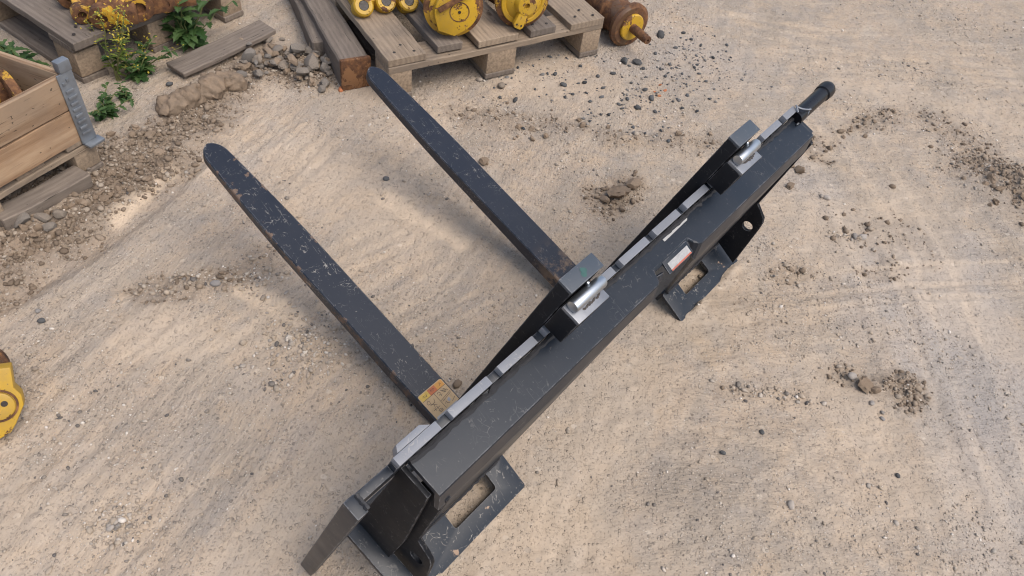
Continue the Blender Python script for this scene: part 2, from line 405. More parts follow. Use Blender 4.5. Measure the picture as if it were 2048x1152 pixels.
LOOSE = [  # (path, half width, strength): crumbled earth
    (line((0, 470), (110, 395), (230, 330), (330, 270), (420, 190), (520, 130), (640, 150)), .13, 1.0),
    (line((0, 560), (60, 500), (190, 410), (330, 320)), .12, .9),
    (line((940, 235), (1100, 250), (1280, 285), (1420, 280), (1500, 290)), .06, .4),
    (line((1500, 300), (1640, 280), (1780, 225)), .07, .42),
    (line((1960, 330), (2048, 395)), .17, .75), (line((1860, 230), (1960, 320)), .10, .32),
    (line((1600, 300), (1650, 325)), .05, .5),
    (line((1205, 400), (1280, 370)), .07, .6),
    (line((1450, 775), (1630, 785)), .03, .2), (line((1690, 750), (1800, 780)), .06, .9),
    (line((1700, 470), (1790, 470)), .10, .3), (line((1400, 560), (1640, 548), (1880, 540)), .03, .45), (line((1400, 610), (1560, 600)), .03, .4),
    (line((250, 580), (340, 575), (460, 560)), .04, .5), (line((480, 560), (540, 500)), .06, .3)]
GROOVE = [  # (path, half width, depth, berm)
    (line((410, 300), (330, 380), (230, 460), (100, 545), (0, 600)), .045, .016, .010),
    (line((560, 330), (430, 450), (250, 600), (60, 720)), .06, .005, .004),
    (line((760, 390), (840, 430), (930, 485)), .028, .005, .002), (line((480, 570), (540, 600), (610, 645)), .028, .005, .002),
    (line((1380, 585), (1600, 572), (1900, 560), (2048, 560)), .05, .007, .005),
    (line((1640, 300), (1720, 460), (1800, 640), (1850, 800), (1930, 1000)), .05, .005, .004),
    (line((1880, 700), (1960, 920), (2040, 1120)), .09, .006, .004),
    (line((900, 260), (1180, 290), (1420, 330)), .05, .006, .005), (line((1700, 240), (1860, 330), (2000, 500)), .06, .006, .005),
    (line((1100, 1150), (1350, 900), (1700, 700)), .10, .004, .003), (line((0, 980), (300, 760), (560, 660)), .10, .005, .003), (line((120, 1150), (420, 900), (700, 760)), .10, .005, .003)]
TRACKS = []
FEET = [line((850, 1175), (1050, 969)), line((1363, 645), (1486, 522)), line((846, 858), (905, 800))]
def bundle(path, offs, wd, dp, be):
    a, b = at(*path[0]), at(*path[-1]); d = (b - a).normalized(); n = Vector((-d.y, d.x, 0))
    pts = [at(*q) for q in path]
    for o in offs: TRACKS.append(([p + n * (o + random.gauss(0, .006)) for p in pts], wd * random.uniform(.7, 1.3), dp * random.uniform(.5, 1.3), be * random.uniform(.4, 1.)))
bundle(((620, 250), (430, 440), (220, 640), (0, 800)), (-.20, -.145, -.09, -.03, .03, .085, .14), .012, .0035, .003)
bundle(((880, 520), (650, 640), (330, 860), (120, 1080)), (-.24, -.18, -.12, -.05, .02, .09, .16, .22), .013, .0030, .0026)
bundle(((700, 300), (880, 330), (1100, 440)), (-.10, -.04, .03, .09), .012, .0025, .002)
bundle(((1340, 640), (1560, 600), (1800, 575), (2048, 565)), (-.06, .0, .09), .012, .0035, .003)
bundle(((1240, 760), (1180, 900), (1120, 1100)), (-.06, .0, .06), .014, .0025, .002)
bundle(((1480, 60), (1760, 110), (2048, 130)), (-.2, -.12, -.04, .05, .14), .016, .0035, .003)
bundle(((1660, 260), (1800, 520), (1880, 760), (1990, 1080)), (-.16, -.03, .05, .19), .014, .0022, .0016)
bundle(((1340, 900), (1560, 960), (1800, 1150)), (-.1, .0, .1), .016, .002, .002)
def near(x, y, p, pad=.08):
    return (x > min(q.x for q in p) - pad) & (x < max(q.x for q in p) + pad) & (y > min(q.y for q in p) - pad) & (y < max(q.y for q in p) + pad)
def masks(x, y):
    loose = np.zeros(np.shape(x)); wob = fbm(x, y, .16, 3, N2) * .09
    for p, wd, s in LOOSE: loose = np.maximum(loose, s * np.clip(1.35 - (seg_d(x, y, p) + wob) / wd, 0, 1) ** 1.2)
    return np.clip(loose, 0, 1)
def height(x, y, full=True):
    lo = masks(x, y)
    h = .028 * fbm(x, y, 1.3, 3, N1) + .012 * fbm(x, y, .22, 4, N2) * (.55 + lo) + .0045 * fbm(x, y, .035, 3, N3)
    for p, wd, dp, be in GROOVE:
        d = seg_d(x, y, p) + .25 * wd * fbm(x, y, .12, 2, N4)
        h = h - dp * np.exp(-(d / wd) ** 2) + be * np.exp(-((d - 1.7 * wd) / (.6 * wd)) ** 2)
    mo = at(2030, 380); h = h + .045 * np.exp(-((x - mo.x) / .22) ** 2 - ((y - mo.y) / .14) ** 2)
    for p in FEET:
        k = near(x, y, p)
        if k.any(): h[k] += .009 * np.exp(-(seg_d(x[k], y[k], p) / .014) ** 2) * np.clip(.6 + 2 * fbm(x[k], y[k], .05, 2, N3), .1, 1.4)
    brk = np.clip(.75 + 1.6 * fbm(x, y, .3, 2, N2), .1, 1.3)
    wv = .010 * fbm(x, y, .15, 2, N4)
    for p, wd, dp, be in TRACKS:
        k = near(x, y, p)
        if not k.any(): continue
        d = seg_d(x[k], y[k], p) + wv[k]
        h[k] += brk[k] * (-dp * np.exp(-(d / wd) ** 2) + be * np.exp(-((d - 1.8 * wd) / (.5 * wd)) ** 2))
    c1 = cell(x, y, .052); c2 = cell(x + 3, y + 1, .026); c3 = cell(x + 7, y + 5, .013)
    rg = 1 - np.abs(2 * fbm(x, y, .045, 4, N2, .6)); big = np.clip(fbm(x, y, .15, 2, N4) + .25, 0, 1)
    h = h + lo * (.024 * c1 * big + .010 * c2 * big + .012 * (rg - .6) + .020 * fbm(x, y, .11, 4, N4, .6) + .012 * fbm(x, y, .022, 3, N1, .6))
    h = h + .0042 * c3 * (.35 + np.clip(fbm(x, y, .5, 2, N3), 0, 1)) + .005 * c2 * np.clip(fbm(x, y, .33, 3, N4) - .12, 0, 1)
    return h, lo
BASE_H = -.004
def gz(x, y):
    return float(height(np.array([x]), np.array([y]))[0][0]) + BASE_H

def axis_pts(lo, hi, s0, s1, far):
    c = [lo]
    while c[-1] < hi:
        t = (c[-1] - lo) / (hi - lo); c.append(c[-1] + s0 + (s1 - s0) * t)
    a, b = [], []
    st, p = s0 * 2, lo
    while p > -far: p -= st; st *= 1.5; a.append(p)
    st, p = s1 * 2, c[-1]
    while p < far: p += st; st *= 1.5; b.append(p)
    return np.array(a[::-1] + c + b)
gx = axis_pts(-2.55, 2.95, .0075, .0075, 200.); gy = axis_pts(.35, 4.75, .0048, .0095, 200.)
X, Y = np.meshgrid(gx, gy, indexing='xy'); Hh, Lo = height(X, Y)
Hh = Hh + BASE_H
nx, ny = len(gx), len(gy)
def grid_mesh(name, X, Y, Z):
    ny, nx = X.shape
    co = np.stack([X, Y, Z], -1).reshape(-1, 3).astype(np.float32)
    i = np.arange((nx - 1) * (ny - 1)); r = i // (nx - 1); c = i % (nx - 1); a = r * nx + c
    q = np.stack([a, a + 1, a + nx + 1, a + nx], -1).astype(np.int32)
    me = bpy.data.meshes.new(name); me.vertices.add(len(co)); me.vertices.foreach_set('co', co.ravel())
    me.loops.add(q.size); me.loops.foreach_set('vertex_index', q.ravel())
    me.polygons.add(len(q)); me.polygons.foreach_set('loop_start', np.arange(0, q.size, 4, dtype=np.int32)); me.polygons.foreach_set('loop_total', np.full(len(q), 4, np.int32))
    me.polygons.foreach_set('use_smooth', np.ones(len(q), bool)); me.update(calc_edges=True)
    return me
gme = grid_mesh('ground', X, Y, Hh)
at_ = gme.attributes.new('loose', 'FLOAT', 'POINT'); at_.data.foreach_set('value', Lo.reshape(-1).astype(np.float32))
_gp = line((1560, 330), (1700, 460), (1800, 640), (1900, 860), (2030, 1150)); _gq = line((1880, 600), (1990, 800), (2048, 1000))
grey = np.clip(1.3 - seg_d(X, Y, _gp) / .12 + .9 * fbm(X, Y, .3, 3, N4), 0, 1) * .6
grey = np.maximum(grey, np.clip(1.3 - seg_d(X, Y, _gq) / .30 + .9 * fbm(X, Y, .3, 3, N2), 0, 1))
_gr = line((1250, 120), (1400, 110), (1500, 150)); grey = np.maximum(grey, .5 * np.clip(1.2 - seg_d(X, Y, _gr) / .2 + .8 * fbm(X, Y, .2, 3, N2), 0, 1))
a2 = gme.attributes.new('grey', 'FLOAT', 'POINT'); a2.data.foreach_set('value', grey.reshape(-1).astype(np.float32))
pale = np.zeros_like(X)
SMOOTH = [(line((1290, 760), (1180, 900), (1060, 1120)), .16), (line((700, 1000), (840, 900)), .12), (line((640, 320), (700, 380), (900, 450)), .16), (line((1620, 470), (1800, 420)), .16), (line((1850, 560), (1960, 660)), .12), (line((480, 1150), (700, 900)), .08), (line((1720, 820), (1800, 1000)), .10), (line((250, 700), (520, 690)), .07), (line((1700, 170), (2000, 240)), .12)]
def smooth_mask(x, y):
    r = np.zeros(np.shape(x)); wob = fbm(x, y, .25, 3, N3) * .16
    for p, wd in SMOOTH: r = np.maximum(r, np.clip(1.5 - (seg_d(x, y, p) + wob) / wd, 0, 1))
    return np.clip(np.maximum(r, np.clip(2.4 * (fbm(x, y, .55, 4, N4) - .08), 0, 1)), 0, 1)
a4 = gme.attributes.new('smooth', 'FLOAT', 'POINT'); a4.data.foreach_set('value', smooth_mask(X, Y).reshape(-1).astype(np.float32))
for p, wd in ((line((770, 395), (850, 437), (925, 482)), .030), (line((490, 578), (545, 605), (605, 640)), .028), (line((240, 440), (330, 350)), .03)):
    pale = np.maximum(pale, np.clip(1.4 - (seg_d(X, Y, p) + .03 * fbm(X, Y, .08, 3, N3)) / wd, 0, 1))
_w = .012 * fbm(X, Y, .1, 3, N3); _q = np.clip(.6 + 1.6 * fbm(X, Y, .3, 2, N2), 0, 1)
for p, wd, dp, be in TRACKS:
    k = near(X, Y, p); pale[k] = np.maximum(pale[k], .32 * np.exp(-((seg_d(X[k], Y[k], p) + _w[k]) / (wd * 1.5)) ** 2) * _q[k])
a3 = gme.attributes.new('pale', 'FLOAT', 'POINT'); a3.data.foreach_set('value', pale.reshape(-1).astype(np.float32))

LEFT_DIR, RIGHT_DIR = math.atan2(*((at(60, 720) - at(560, 330)).yx)), math.atan2(*((at(2048, 565) - at(1340, 640)).yx))
def ground_mat():
    k = NB('packed_dirt'); v = k.tc.outputs['Object']
    def attr(n): x = k.n('ShaderNodeAttribute'); x.attribute_name = n; return x.outputs['Fac']
    n1 = k.noise(1.7, v, 5, .6, .4); n2 = k.noise(9, v, 6, .65); n3 = k.noise(60, v, 5, .7); n4 = k.noise(260, v, 3, .6)
    AL, AR = LEFT_DIR, RIGHT_DIR
    streak = k.noise(5, k.aniso(v, AL, .35, 2.2), 5, .6)
    str2 = k.noise(7, k.aniso(v, AL, .26, 2.6), 6, .66); str3 = k.noise(7, k.aniso(v, AR, .26, 2.6), 6, .66)
    rk2 = k.noise(75, k.aniso(v, AL + .25, .42, 1.25), 4, .6); rk3 = k.noise(75, k.aniso(v, AR - .3, .42, 1.25), 4, .6)
    side = k.step(k.math('ADD', k.sep(v)[0], k.math('MULTIPLY', k.sep(v)[1], -.25)), -.5, .3); rk = k.math('ADD', k.math('MULTIPLY', rk2, k.math('SUBTRACT', 1., side)), k.math('MULTIPLY', rk3, side)); strk = k.math('ADD', k.math('MULTIPLY', str2, k.math('SUBTRACT', 1., side)), k.math('MULTIPLY', str3, side))
    col = k.ramp(k.math('ADD', k.math('MULTIPLY', n1, .55), k.math('MULTIPLY', streak, .45)), [(.36, (.305, .255, .202)), (.46, (.372, .308, .242)), (.54, (.435, .342, .254)), (.66, (.46, .385, .305))])
    col = k.mix(k.step(n2, .42, .66, 0, .5), col, (.325, .29, .257))
    col = k.mix(k.step(k.noise(6, k.mapping(v, loc=(5, 5, 5)), 5, .6), .53, .68, 0, .5), col, (.485, .365, .25))
    col = k.mix(k.step(strk, .52, .64, 0, .42), col, (.52, .425, .33)); col = k.mix(k.step(strk, .48, .36, 0, .42), col, (.30, .255, .21)); col = k.mix(k.step(rk, .38, .26, 0, .30), col, (.23, .19, .152)); col = k.mix(k.step(rk, .58, .70, 0, .22), col, (.54, .455, .365))
    col = k.mix(k.math('MULTIPLY', attr('grey'), .6), col, k.mix(n2, (.31, .29, .275), (.42, .385, .355)))
    col = k.mix(k.math('MULTIPLY', attr('loose'), .85), col, k.mix(n3, (.145, .107, .075), (.275, .21, .152)))
    sm = attr('smooth'); rgh = k.math('SUBTRACT', 1., k.math('MULTIPLY', sm, .8)); col = k.mix(k.math('MULTIPLY', sm, .45), col, k.mix(n2, (.43, .345, .26), (.50, .405, .31)))
    # sand grains, grit and painted shadow flecks
    vo = k.n('ShaderNodeTexVoronoi'); k.put(vo.inputs['Vector'], v); vo.inputs['Scale'].default_value = 210
    gr = k.sep(vo.outputs['Color'])
    grit = k.math('MULTIPLY', k.step(vo.outputs['Distance'], .35, .5, 1, 0), k.step(gr[0], .62, .66))
    col = k.mix(k.math('MULTIPLY', k.math('MULTIPLY', grit, .6), rgh), col, k.ramp(gr[1], [(.15, (.19, .165, .14)), (.45, (.28, .235, .19)), (.7, (.45, .37, .29)), (.95, (.62, .56, .49))]))
    vo2 = k.n('ShaderNodeTexVoronoi'); k.put(vo2.inputs['Vector'], v); vo2.inputs['Scale'].default_value = 95
    g2 = k.sep(vo2.outputs['Color']); grit2 = k.math('MULTIPLY', k.step(vo2.outputs['Distance'], .28, .42, 1, 0), k.step(g2[0], .80, .83))
    col = k.mix(k.math('MULTIPLY', k.math('MULTIPLY', grit2, .6), rgh), col, k.ramp(g2[1], [(.2, (.21, .18, .15)), (.5, (.34, .28, .22)), (.9, (.56, .49, .41))]))
    col = k.mix(k.step(n4, .45, .7, .0, .22), col, k.mix(1., col, (.62, .60, .58), 'MULTIPLY'))
    fl = k.voro(120, k.mapping(v, (1, 1.9, 1), rot=(0, 0, .5))); flk = k.math('MULTIPLY', k.step(fl, .20, .10), k.step(k.noise(7, v, 4, .7), .45, .6))  # elongated dark flecks stand in for the shadows of small stones
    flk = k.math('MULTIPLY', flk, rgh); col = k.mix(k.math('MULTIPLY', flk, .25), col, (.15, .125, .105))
    vo3 = k.n('ShaderNodeTexVoronoi'); k.put(vo3.inputs['Vector'], k.mapping(v, (1, 1.2, 1))); vo3.inputs['Scale'].default_value = 34
    g3 = k.sep(vo3.outputs['Color']); emb = k.math('MULTIPLY', k.step(vo3.outputs['Distance'], .24, .34, 1, 0), k.step(g3[0], .86, .88))
    col = k.mix(k.math('MULTIPLY', emb, .5), col, k.ramp(g3[1], [(.2, (.34, .29, .24)), (.6, (.50, .40, .30)), (.95, (.58, .50, .41))]))
    col = k.mix(k.math('MULTIPLY', attr('pale'), k.step(n2, .3, .6, .55, .95)), col, (.60, .475, .35))
    k.set(Base_Color=col, Roughness=.93, Specular_IOR_Level=.2)
    h = k.math('MULTIPLY', k.math('ADD', k.math('ADD', k.math('MULTIPLY', n3, .8), k.math('MULTIPLY', rk, 1.6)), k.math('MULTIPLY', n4, .25)), k.math('ADD', k.math('MULTIPLY', rgh, .75), .25)); h = k.math('ADD', h, k.math('MULTIPLY', k.math('ADD', grit, k.math('MULTIPLY', grit2, 2.)), .45))
    k.put(k.b.inputs['Normal'], k.bump(h, .85, .0052))
    return k.m
M['ground'] = ground_mat()
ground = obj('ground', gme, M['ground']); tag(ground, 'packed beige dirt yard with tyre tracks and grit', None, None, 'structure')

# ------------------------------------------------------------------ gravel (uncountable)
def gravel(name, label, n, rmin, rmax, power, cols, density, seed, sink=.25):
    g = np.random.default_rng(seed)
    pts = []
    need = n
    while need > 0:
        # even over the photograph's ground: sample positions with density falling with distance
        x = g.uniform(-2.5, 2.8, need * 4); y = .42 + (g.random(need * 4) ** 1.25) * 4.2
        k = density(x, y) > g.random(len(x))
        # keep to the wedge of ground in view, plus a margin
        k &= (x > -.98 - .62 * (y - .3) - .15) & (x < 1.25 + .48 * (y - .6) + .25)
        P = np.stack([x[k], y[k]], -1); pts.append(P); need -= len(P)
    P = np.concatenate(pts)[:n]
    t = (1 + 5 ** .5) / 2
    iv = np.array([(-1,t,0),(1,t,0),(-1,-t,0),(1,-t,0),(0,-1,t),(0,1,t),(0,-1,-t),(0,1,-t),(t,0,-1),(t,0,1),(-t,0,-1),(-t,0,1)], float); iv /= np.linalg.norm(iv[0])
    it = np.array([(0,11,5),(0,5,1),(0,1,7),(0,7,10),(0,10,11),(1,5,9),(5,11,4),(11,10,2),(10,7,6),(7,1,8),(3,9,4),(3,4,2),(3,2,6),(3,6,8),(3,8,9),(4,9,5),(2,4,11),(6,2,10),(8,6,7),(9,8,1)])
    r = rmin * (1 - g.random(n) * (1 - (rmin / rmax) ** power)) ** (-1 / power)
    A = g.normal(size=(n, 3, 3)); Q, _ = np.linalg.qr(A)
    sc = np.stack([g.uniform(.8, 1.35, n), g.uniform(.6, 1.0, n), g.uniform(.4, .8, n)], -1)
    vv = iv[None] * (1 + g.uniform(-.2, .2, (n, 12, 1))); vv = vv * sc[:, None, :]
    flatq = g.normal(size=(n, 3)) * .35                       # mostly lying on the flat side
    ang = g.uniform(0, 2 * np.pi, n); ca, sa = np.cos(ang), np.sin(ang)
    Rz = np.zeros((n, 3, 3)); Rz[:, 0, 0] = ca; Rz[:, 0, 1] = -sa; Rz[:, 1, 0] = sa; Rz[:, 1, 1] = ca; Rz[:, 2, 2] = 1
    Rz[:, 2, 0] = flatq[:, 0] * .5; Rz[:, 2, 1] = flatq[:, 1] * .5
    vv = np.einsum('nij,nkj->nki', Rz, vv) * r[:, None, None]
    hz = height(P[:, 0], P[:, 1])[0] + BASE_H
    vv[:, :, 0] += P[:, 0:1]; vv[:, :, 1] += P[:, 1:2]; vv[:, :, 2] += (hz + r * sink)[:, None]
    co = vv.reshape(-1, 3).astype(np.float32); fi = (it[None] + 12 * np.arange(n)[:, None, None]).reshape(-1, 3).astype(np.int32)
    me = bpy.data.meshes.new(name); me.vertices.add(len(co)); me.vertices.foreach_set('co', co.ravel())
    me.loops.add(fi.size); me.loops.foreach_set('vertex_index', fi.ravel()); me.polygons.add(len(fi))
    me.polygons.foreach_set('loop_start', np.arange(0, fi.size, 3, dtype=np.int32)); me.polygons.foreach_set('loop_total', np.full(len(fi), 3, np.int32))
    me.polygons.foreach_set('use_smooth', np.ones(len(fi), bool)); me.update(calc_edges=True)
    k = NB(name + '_mat'); rp = k.n('ShaderNodeNewGeometry').outputs['Random Per Island']
    c = k.ramp(rp, cols); nn = k.noise(160, None, 4); c = k.mix(k.step(nn, .35, .65, 0, .4), c, k.mix(1., c, (.6, .58, .55), 'MULTIPLY'))
    k.set(Base_Color=c, Roughness=.88, Specular_IOR_Level=.3); k.put(k.b.inputs['Normal'], k.bump(nn, .4, .002))
    return tag(obj(name, me, k.m), label, None, None, 'stuff')
def dens_all(x, y):
    return np.clip(.24 + 1.5 * fbm(x, y, .45, 3, N2) + .9 * fbm(x, y, .12, 2, N3) + .5 * masks(x, y), .04, 1) * (1 - .85 * smooth_mask(x, y))
PAL = [(.0, (.11, .10, .095)), (.08, (.21, .185, .16)), (.20, (.36, .30, .235)), (.5, (.45, .365, .28)), (.72, (.38, .335, .285)), (.88, (.52, .45, .375)), (1., (.70, .64, .57))]
gravel('gravel', 'fine beige and grey grit strewn over the dirt', 26000, .0017, .0085, 2.4, PAL, dens_all, 3)
DARKP = [at(1340, 130), at(1250, 190), at(1130, 190), at(1400, 110)]
def dens_dark(x, y):
    d = np.min([np.hypot(x - p.x, y - p.y) for p in DARKP], 0); return np.clip(1.1 - d / .33, 0, 1) * np.clip(.5 + 2 * fbm(x, y, .1, 2, N4), .05, 1)
gravel('dark_gravel', 'fine dark grey gravel spilled right of the wooden pallet', 450, .003, .011, 1.9, [(.0, (.05, .053, .058)), (.5, (.11, .115, .12)), (.8, (.2, .19, .18)), (1., (.32, .28, .24))], dens_dark, 4)
def dens_clod(x, y): return masks(x, y) ** 2
gravel('crumbled_earth', 'crumbled brown earth crumbs along the track edges', 7000, .003, .014, 2.2, [(.0, (.16, .12, .087)), (.5, (.24, .183, .132)), (.8, (.31, .245, .183)), (1., (.40, .34, .275))], dens_clod, 6, .3)
LINES = [(at(1550, 785), .10, .02), (at(1500, 780), .06, .02), (at(430, 565), .12, .03), (at(500, 550), .06, .05), (at(310, 578), .05, .015), (at(600, 690), .1, .1), (at(1690, 480), .06, .02), (at(560, 760), .03, .03), (at(240, 1040), .05, .05)]
def dens_line(x, y):
    return np.max([np.exp(-((x - p.x) / a) ** 2 - ((y - p.y) / b) ** 2) for p, a, b in LINES], 0)
gravel('pebble_gravel', 'grey pebble gravel gathered in small rows on the dirt', 900, .003, .011, 2.0, PAL, dens_line, 8)

# ------------------------------------------------------------------ stones one can pick out
def stone_mesh(seed, rough=.22, sub=2, squash=.7, facet=False):
    bm = bmesh.new(); bmesh.ops.create_icosphere(bm, subdivisions=sub, radius=1)
    rs = random.Random(seed); cuts = [(Vector((rs.gauss(0, 1), rs.gauss(0, 1), rs.gauss(0, 1))).normalized(), rs.uniform(.52, .82)) for _ in range(13)] if facet else []
    for v in bm.verts:
        d = v.co.normalized(); k = 1 + rough * mnoise.noise(d * 1.3 + Vector((seed * 3.1, 0, 0))) + rough * .45 * mnoise.noise(d * 3.3 + Vector((0, seed * 2.7, 0)))
        p = d * k
        for n, c in cuts:
            e = p.dot(n) - c
            if e > 0: p -= n * e * .9
        v.co = Vector((p.x * 1.15, p.y * .9, p.z * squash))
    return mesh_of(bm, 'stone', True, 22 if facet else 80)
ST_ROUND = [stone_mesh(s, .22, 2, .7) for s in range(6)]
ST_FACET = [stone_mesh(20 + s, .32, 2, .8, True) for s in range(7)]
ST_CLOD = [stone_mesh(40 + s, .7, 3, .75, True) for s in range(6)]
for _i, _m in enumerate(ST_CLOD): roughen(_m, .16, 3.5, _i); roughen(_m, .07, 9, _i)
_mc = {}
def stone(name, px, py, rpx, mat, shapes, label, cat='stone', group=None, zoff=0., squash=1.):
    p = at(px, py); dist = (p - Vector((0, 0, CAM_H))).dot(_fw); r = rpx * dist / F_PX
    base = random.choice(shapes); key = (base.name, mat)
    if key not in _mc: me = base.copy(); me.materials.clear(); me.materials.append(M[mat]); _mc[key] = me
    o = obj(name, _mc[key]); s = r / 1.05
    o.scale = (s * random.uniform(.9, 1.15), s * random.uniform(.85, 1.05), s * random.uniform(.8, 1.05) * squash)
    o.rotation_euler = (random.gauss(0, .25), random.gauss(0, .25), random.uniform(0, 6.28))
    o.location = (p.x, p.y, gz(p.x, p.y) + s * .38 * squash + zoff)
    return tag(o, label, cat, group)
# dark pebbles right of the pallet
g = 'dark pebbles right of the pallet'; L_ = 'small dark grey pebble on the dirt to the right of the pallet'
for px, py, r in ((1286,139,5.5),(1254,201,6),(1289,182,7),(1302,199,9),(1237,211,5.5),(1274,218,8),(1364,218,5.5),(1411,165,5),(1382,80,5),(1366,67,5),(1401,93,4.5),(1453,92,4.5),(1339,132,5),(1388,138,4.5),(1030,203,7),(1127,172,9),(1168,168,6),(1110,150,6),(1205,180,5),(1195,155,6),(1160,135,5),(1225,150,6),(1262,168,5),(1310,225,5),(1330,155,5),(1345,205,4.5),(1217,232,5),(1000,195,5),(1180,205,5),(1070,180,4),(1425,118,4.5),(1350,98,5),(1310,110,5),(1145,190,5)):
    stone('pebble', px, py, r * .82, 'dark', ST_ROUND, L_, group=g)
stone('pebble', 1320, 73, 9, 'dark', ST_ROUND, 'round dark pebble nearest the shaft end of the rusty roller')
stone('pebble', 1247, 126, 10.5, 'dark', ST_FACET, 'left one of the pair of dark angular stones below the rusty roller')
stone('pebble', 1274, 127, 11, 'dark', ST_FACET, 'right one of the pair of dark angular stones below the rusty roller')
for px, py, r in ((1320,171,6),(1318,193,5.5),(1329,183,4.5),(1310,185,3.5)): stone('brick_fragment', px, py, r, 'brick', ST_FACET, 'small orange brick chip among the dark pebbles', 'brick chip', 'orange brick chips', squash=.5)['kind'] = 'thing'
# rubble by the timber
rb = random.Random(3); g = 'grey rubble beside the timber'
for i in range(85):
    t = rb.random(); px = 485 + 190 * t + rb.gauss(0, 8); py = 120 + 24 * t + rb.gauss(0, 20); r = rb.uniform(5, 15)
    if py < 85 + .1 * (px - 480) or px > 668: continue
    stone('rubble_stone', px, py, r, 'rubble' if i % 3 else 'clod', ST_FACET if i % 2 else ST_CLOD, 'broken grey rubble stone in the heap beside the rusty-ended timber', 'stone', g, zoff=max(0, rb.gauss(.012, .015)))
stone('rubble_stone', 500, 125, 19, 'rubble', ST_FACET, 'larger pale grey stone touching the loose plank at the rubble heap'); stone('rubble_stone', 627, 143, 25, 'rubble', ST_FACET, 'biggest grey lump in the rubble heap by the timber', zoff=.01)
stone('rubble_stone', 598, 118, 20, 'rubble', ST_FACET, 'second biggest grey lump, far side of the rubble heap', zoff=.02)
stone('pebble', 682, 181, 6, 'brick', ST_ROUND, 'small reddish pebble at the foot of the rusty timber end')
# rocks in front of the crate
for px, py, r, l in ((46,452,21,'large blue grey rock in front of the crate, the leftmost'), (90,444,16,'middle grey rock in the row in front of the crate'), (126,440,18,'right grey rock in the row in front of the crate'), (102,462,14,'lowest grey rock in the row in front of the crate')):
    stone('rock', px, py, r, 'rubble', ST_FACET, l, 'rock')
stone('rock', 20, 447, 9, 'clod', ST_ROUND, 'brown rounded rock left of the large blue grey rock', 'rock')
g = 'stones under the crate pallet'
for i in range(34):
    px = rb.uniform(90, 190); py = 395 - .62 * (px - 60) + rb.gauss(10, 12); stone('rubble_stone', px, py, rb.uniform(5, 10), 'rubble', ST_FACET, 'small grey stone heaped under the edge of the crate pallet', 'stone', g, zoff=rb.uniform(0, .02))
g = 'clods along the left track'
for i in range(80):
    t = rb.random(); px = 30 + 300 * t + rb.gauss(0, 28); py = 500 - 200 * t + rb.gauss(0, 26); stone('earth_clod', px, py, rb.uniform(4.5, 11), 'clod', ST_CLOD, 'brown earth clod in the crumbled strip right of the crate', 'clod', g)
# single clods and stones
for px, py, r, mt, sh, l in (
    (1235,392,25,'clod',ST_CLOD,'biggest earth clod in the clump behind the frame'), (1266,375,19,'clod',ST_FACET,'upper right clod of the clump behind the frame'), (1208,400,13,'clod',ST_FACET,'left clod of the clump behind the frame'), (1245,418,10,'clod',ST_CLOD,'small front clod of the clump behind the frame'),
    (1596,346,13,'clod',ST_CLOD,'right one of three brown clods beside the frame end'), (1574,335,11,'clod',ST_CLOD,'upper left one of three brown clods beside the frame end'), (1578,378,12,'clod',ST_CLOD,'lowest of three brown clods beside the frame end'),
    (1701,757,10,'pebble',ST_ROUND,'pale round stone left of the clod clump on the right'), (1727,773,20,'clod',ST_CLOD,'biggest brown clod of the clump on the right'), (1748,783,14,'clod',ST_FACET,'right brown clod of the clump on the right'),
    (1742,808,7,'pebble',ST_ROUND,'pebble just in front of the clod clump on the right'), (1764,826,5,'pebble',ST_ROUND,'upper of two small pebbles below the right clod clump'), (1764,838,5,'pebble',ST_ROUND,'lower of two small pebbles below the right clod clump'),
    (1709,476,8,'pebble',ST_ROUND,'left one of two touching grey pebbles on the right'), (1722,479,9,'pebble',ST_FACET,'right one of two touching grey pebbles on the right'),
    (1650,402,7,'pebble',ST_ROUND,'pale grey pebble of the pair near the frame end'), (1640,398,5,'pebble',ST_ROUND,'smaller pebble of the pair near the frame end'), (1782,377,6,'clod',ST_ROUND,'lone brown pebble right of the frame end'),
    (1859,297,5,'clod',ST_ROUND,'lone tan pebble high on the right'), (915,763,11,'clod',ST_ROUND,'brown pebble between the near fork heel and its shank'), (965,352-28,11,'clod',ST_CLOD,'brown clod right of the far fork blade'),
    (772,355,7,'dark',ST_ROUND,'small dark pebble between the two fork blades'), (1582,1010,9,'pebble',ST_ROUND,'pale round pebble low on the right of the frame'), (1796,952,6,'dark',ST_ROUND,'lone dark pebble low on the right'),
    (1525,862,6,'dark',ST_ROUND,'dark pebble left of centre in the lower right dirt'), (1448,902,6,'dark',ST_ROUND,'dark pebble near the lower middle right of the frame'), (432,570,9,'pebble',ST_ROUND,'pale oval pebble in the gravel row left of the near fork'),
    (85,645,7,'dark',ST_ROUND,'dark grey pebble above the yellow roller at the left edge'), (78,625,6,'pebble',ST_ROUND,'grey pebble above the dark one at the left edge'), (72,740,6,'pebble',ST_ROUND,'grey pebble right of the yellow roller'),
    (220,1055,8,'pebble',ST_ROUND,'left pebble of the pair low on the left'), (232,1052,7,'pebble',ST_FACET,'right pebble of the pair low on the left'), (340,172,7,'dark',ST_ROUND,'dark pebble left of the loose plank'), (270,178,5,'pebble',ST_ROUND,'pale pebble under the weeds'),
    (958,160,7,'pebble',ST_ROUND,'pale stone by the middle block of the pallet'), (1003,173,9,'rubble',ST_ROUND,'grey stone in front of the middle block of the pallet'), (1475,560,0,None,None,None)):
    if mt: stone('clod' if mt == 'clod' else 'pebble', px, py, r, mt, sh, l, 'clod' if mt == 'clod' else 'stone')
g = 'clods heaped at the right edge'
for i in range(20):
    px = rb.uniform(1935, 2060); py = 345 + .45 * (px - 1935) + rb.gauss(0, 22); stone('earth_clod', px, py, rb.uniform(4, 12), 'clod', ST_CLOD, 'brown earth clod in the heap at the right edge', 'clod', g, zoff=-.007)
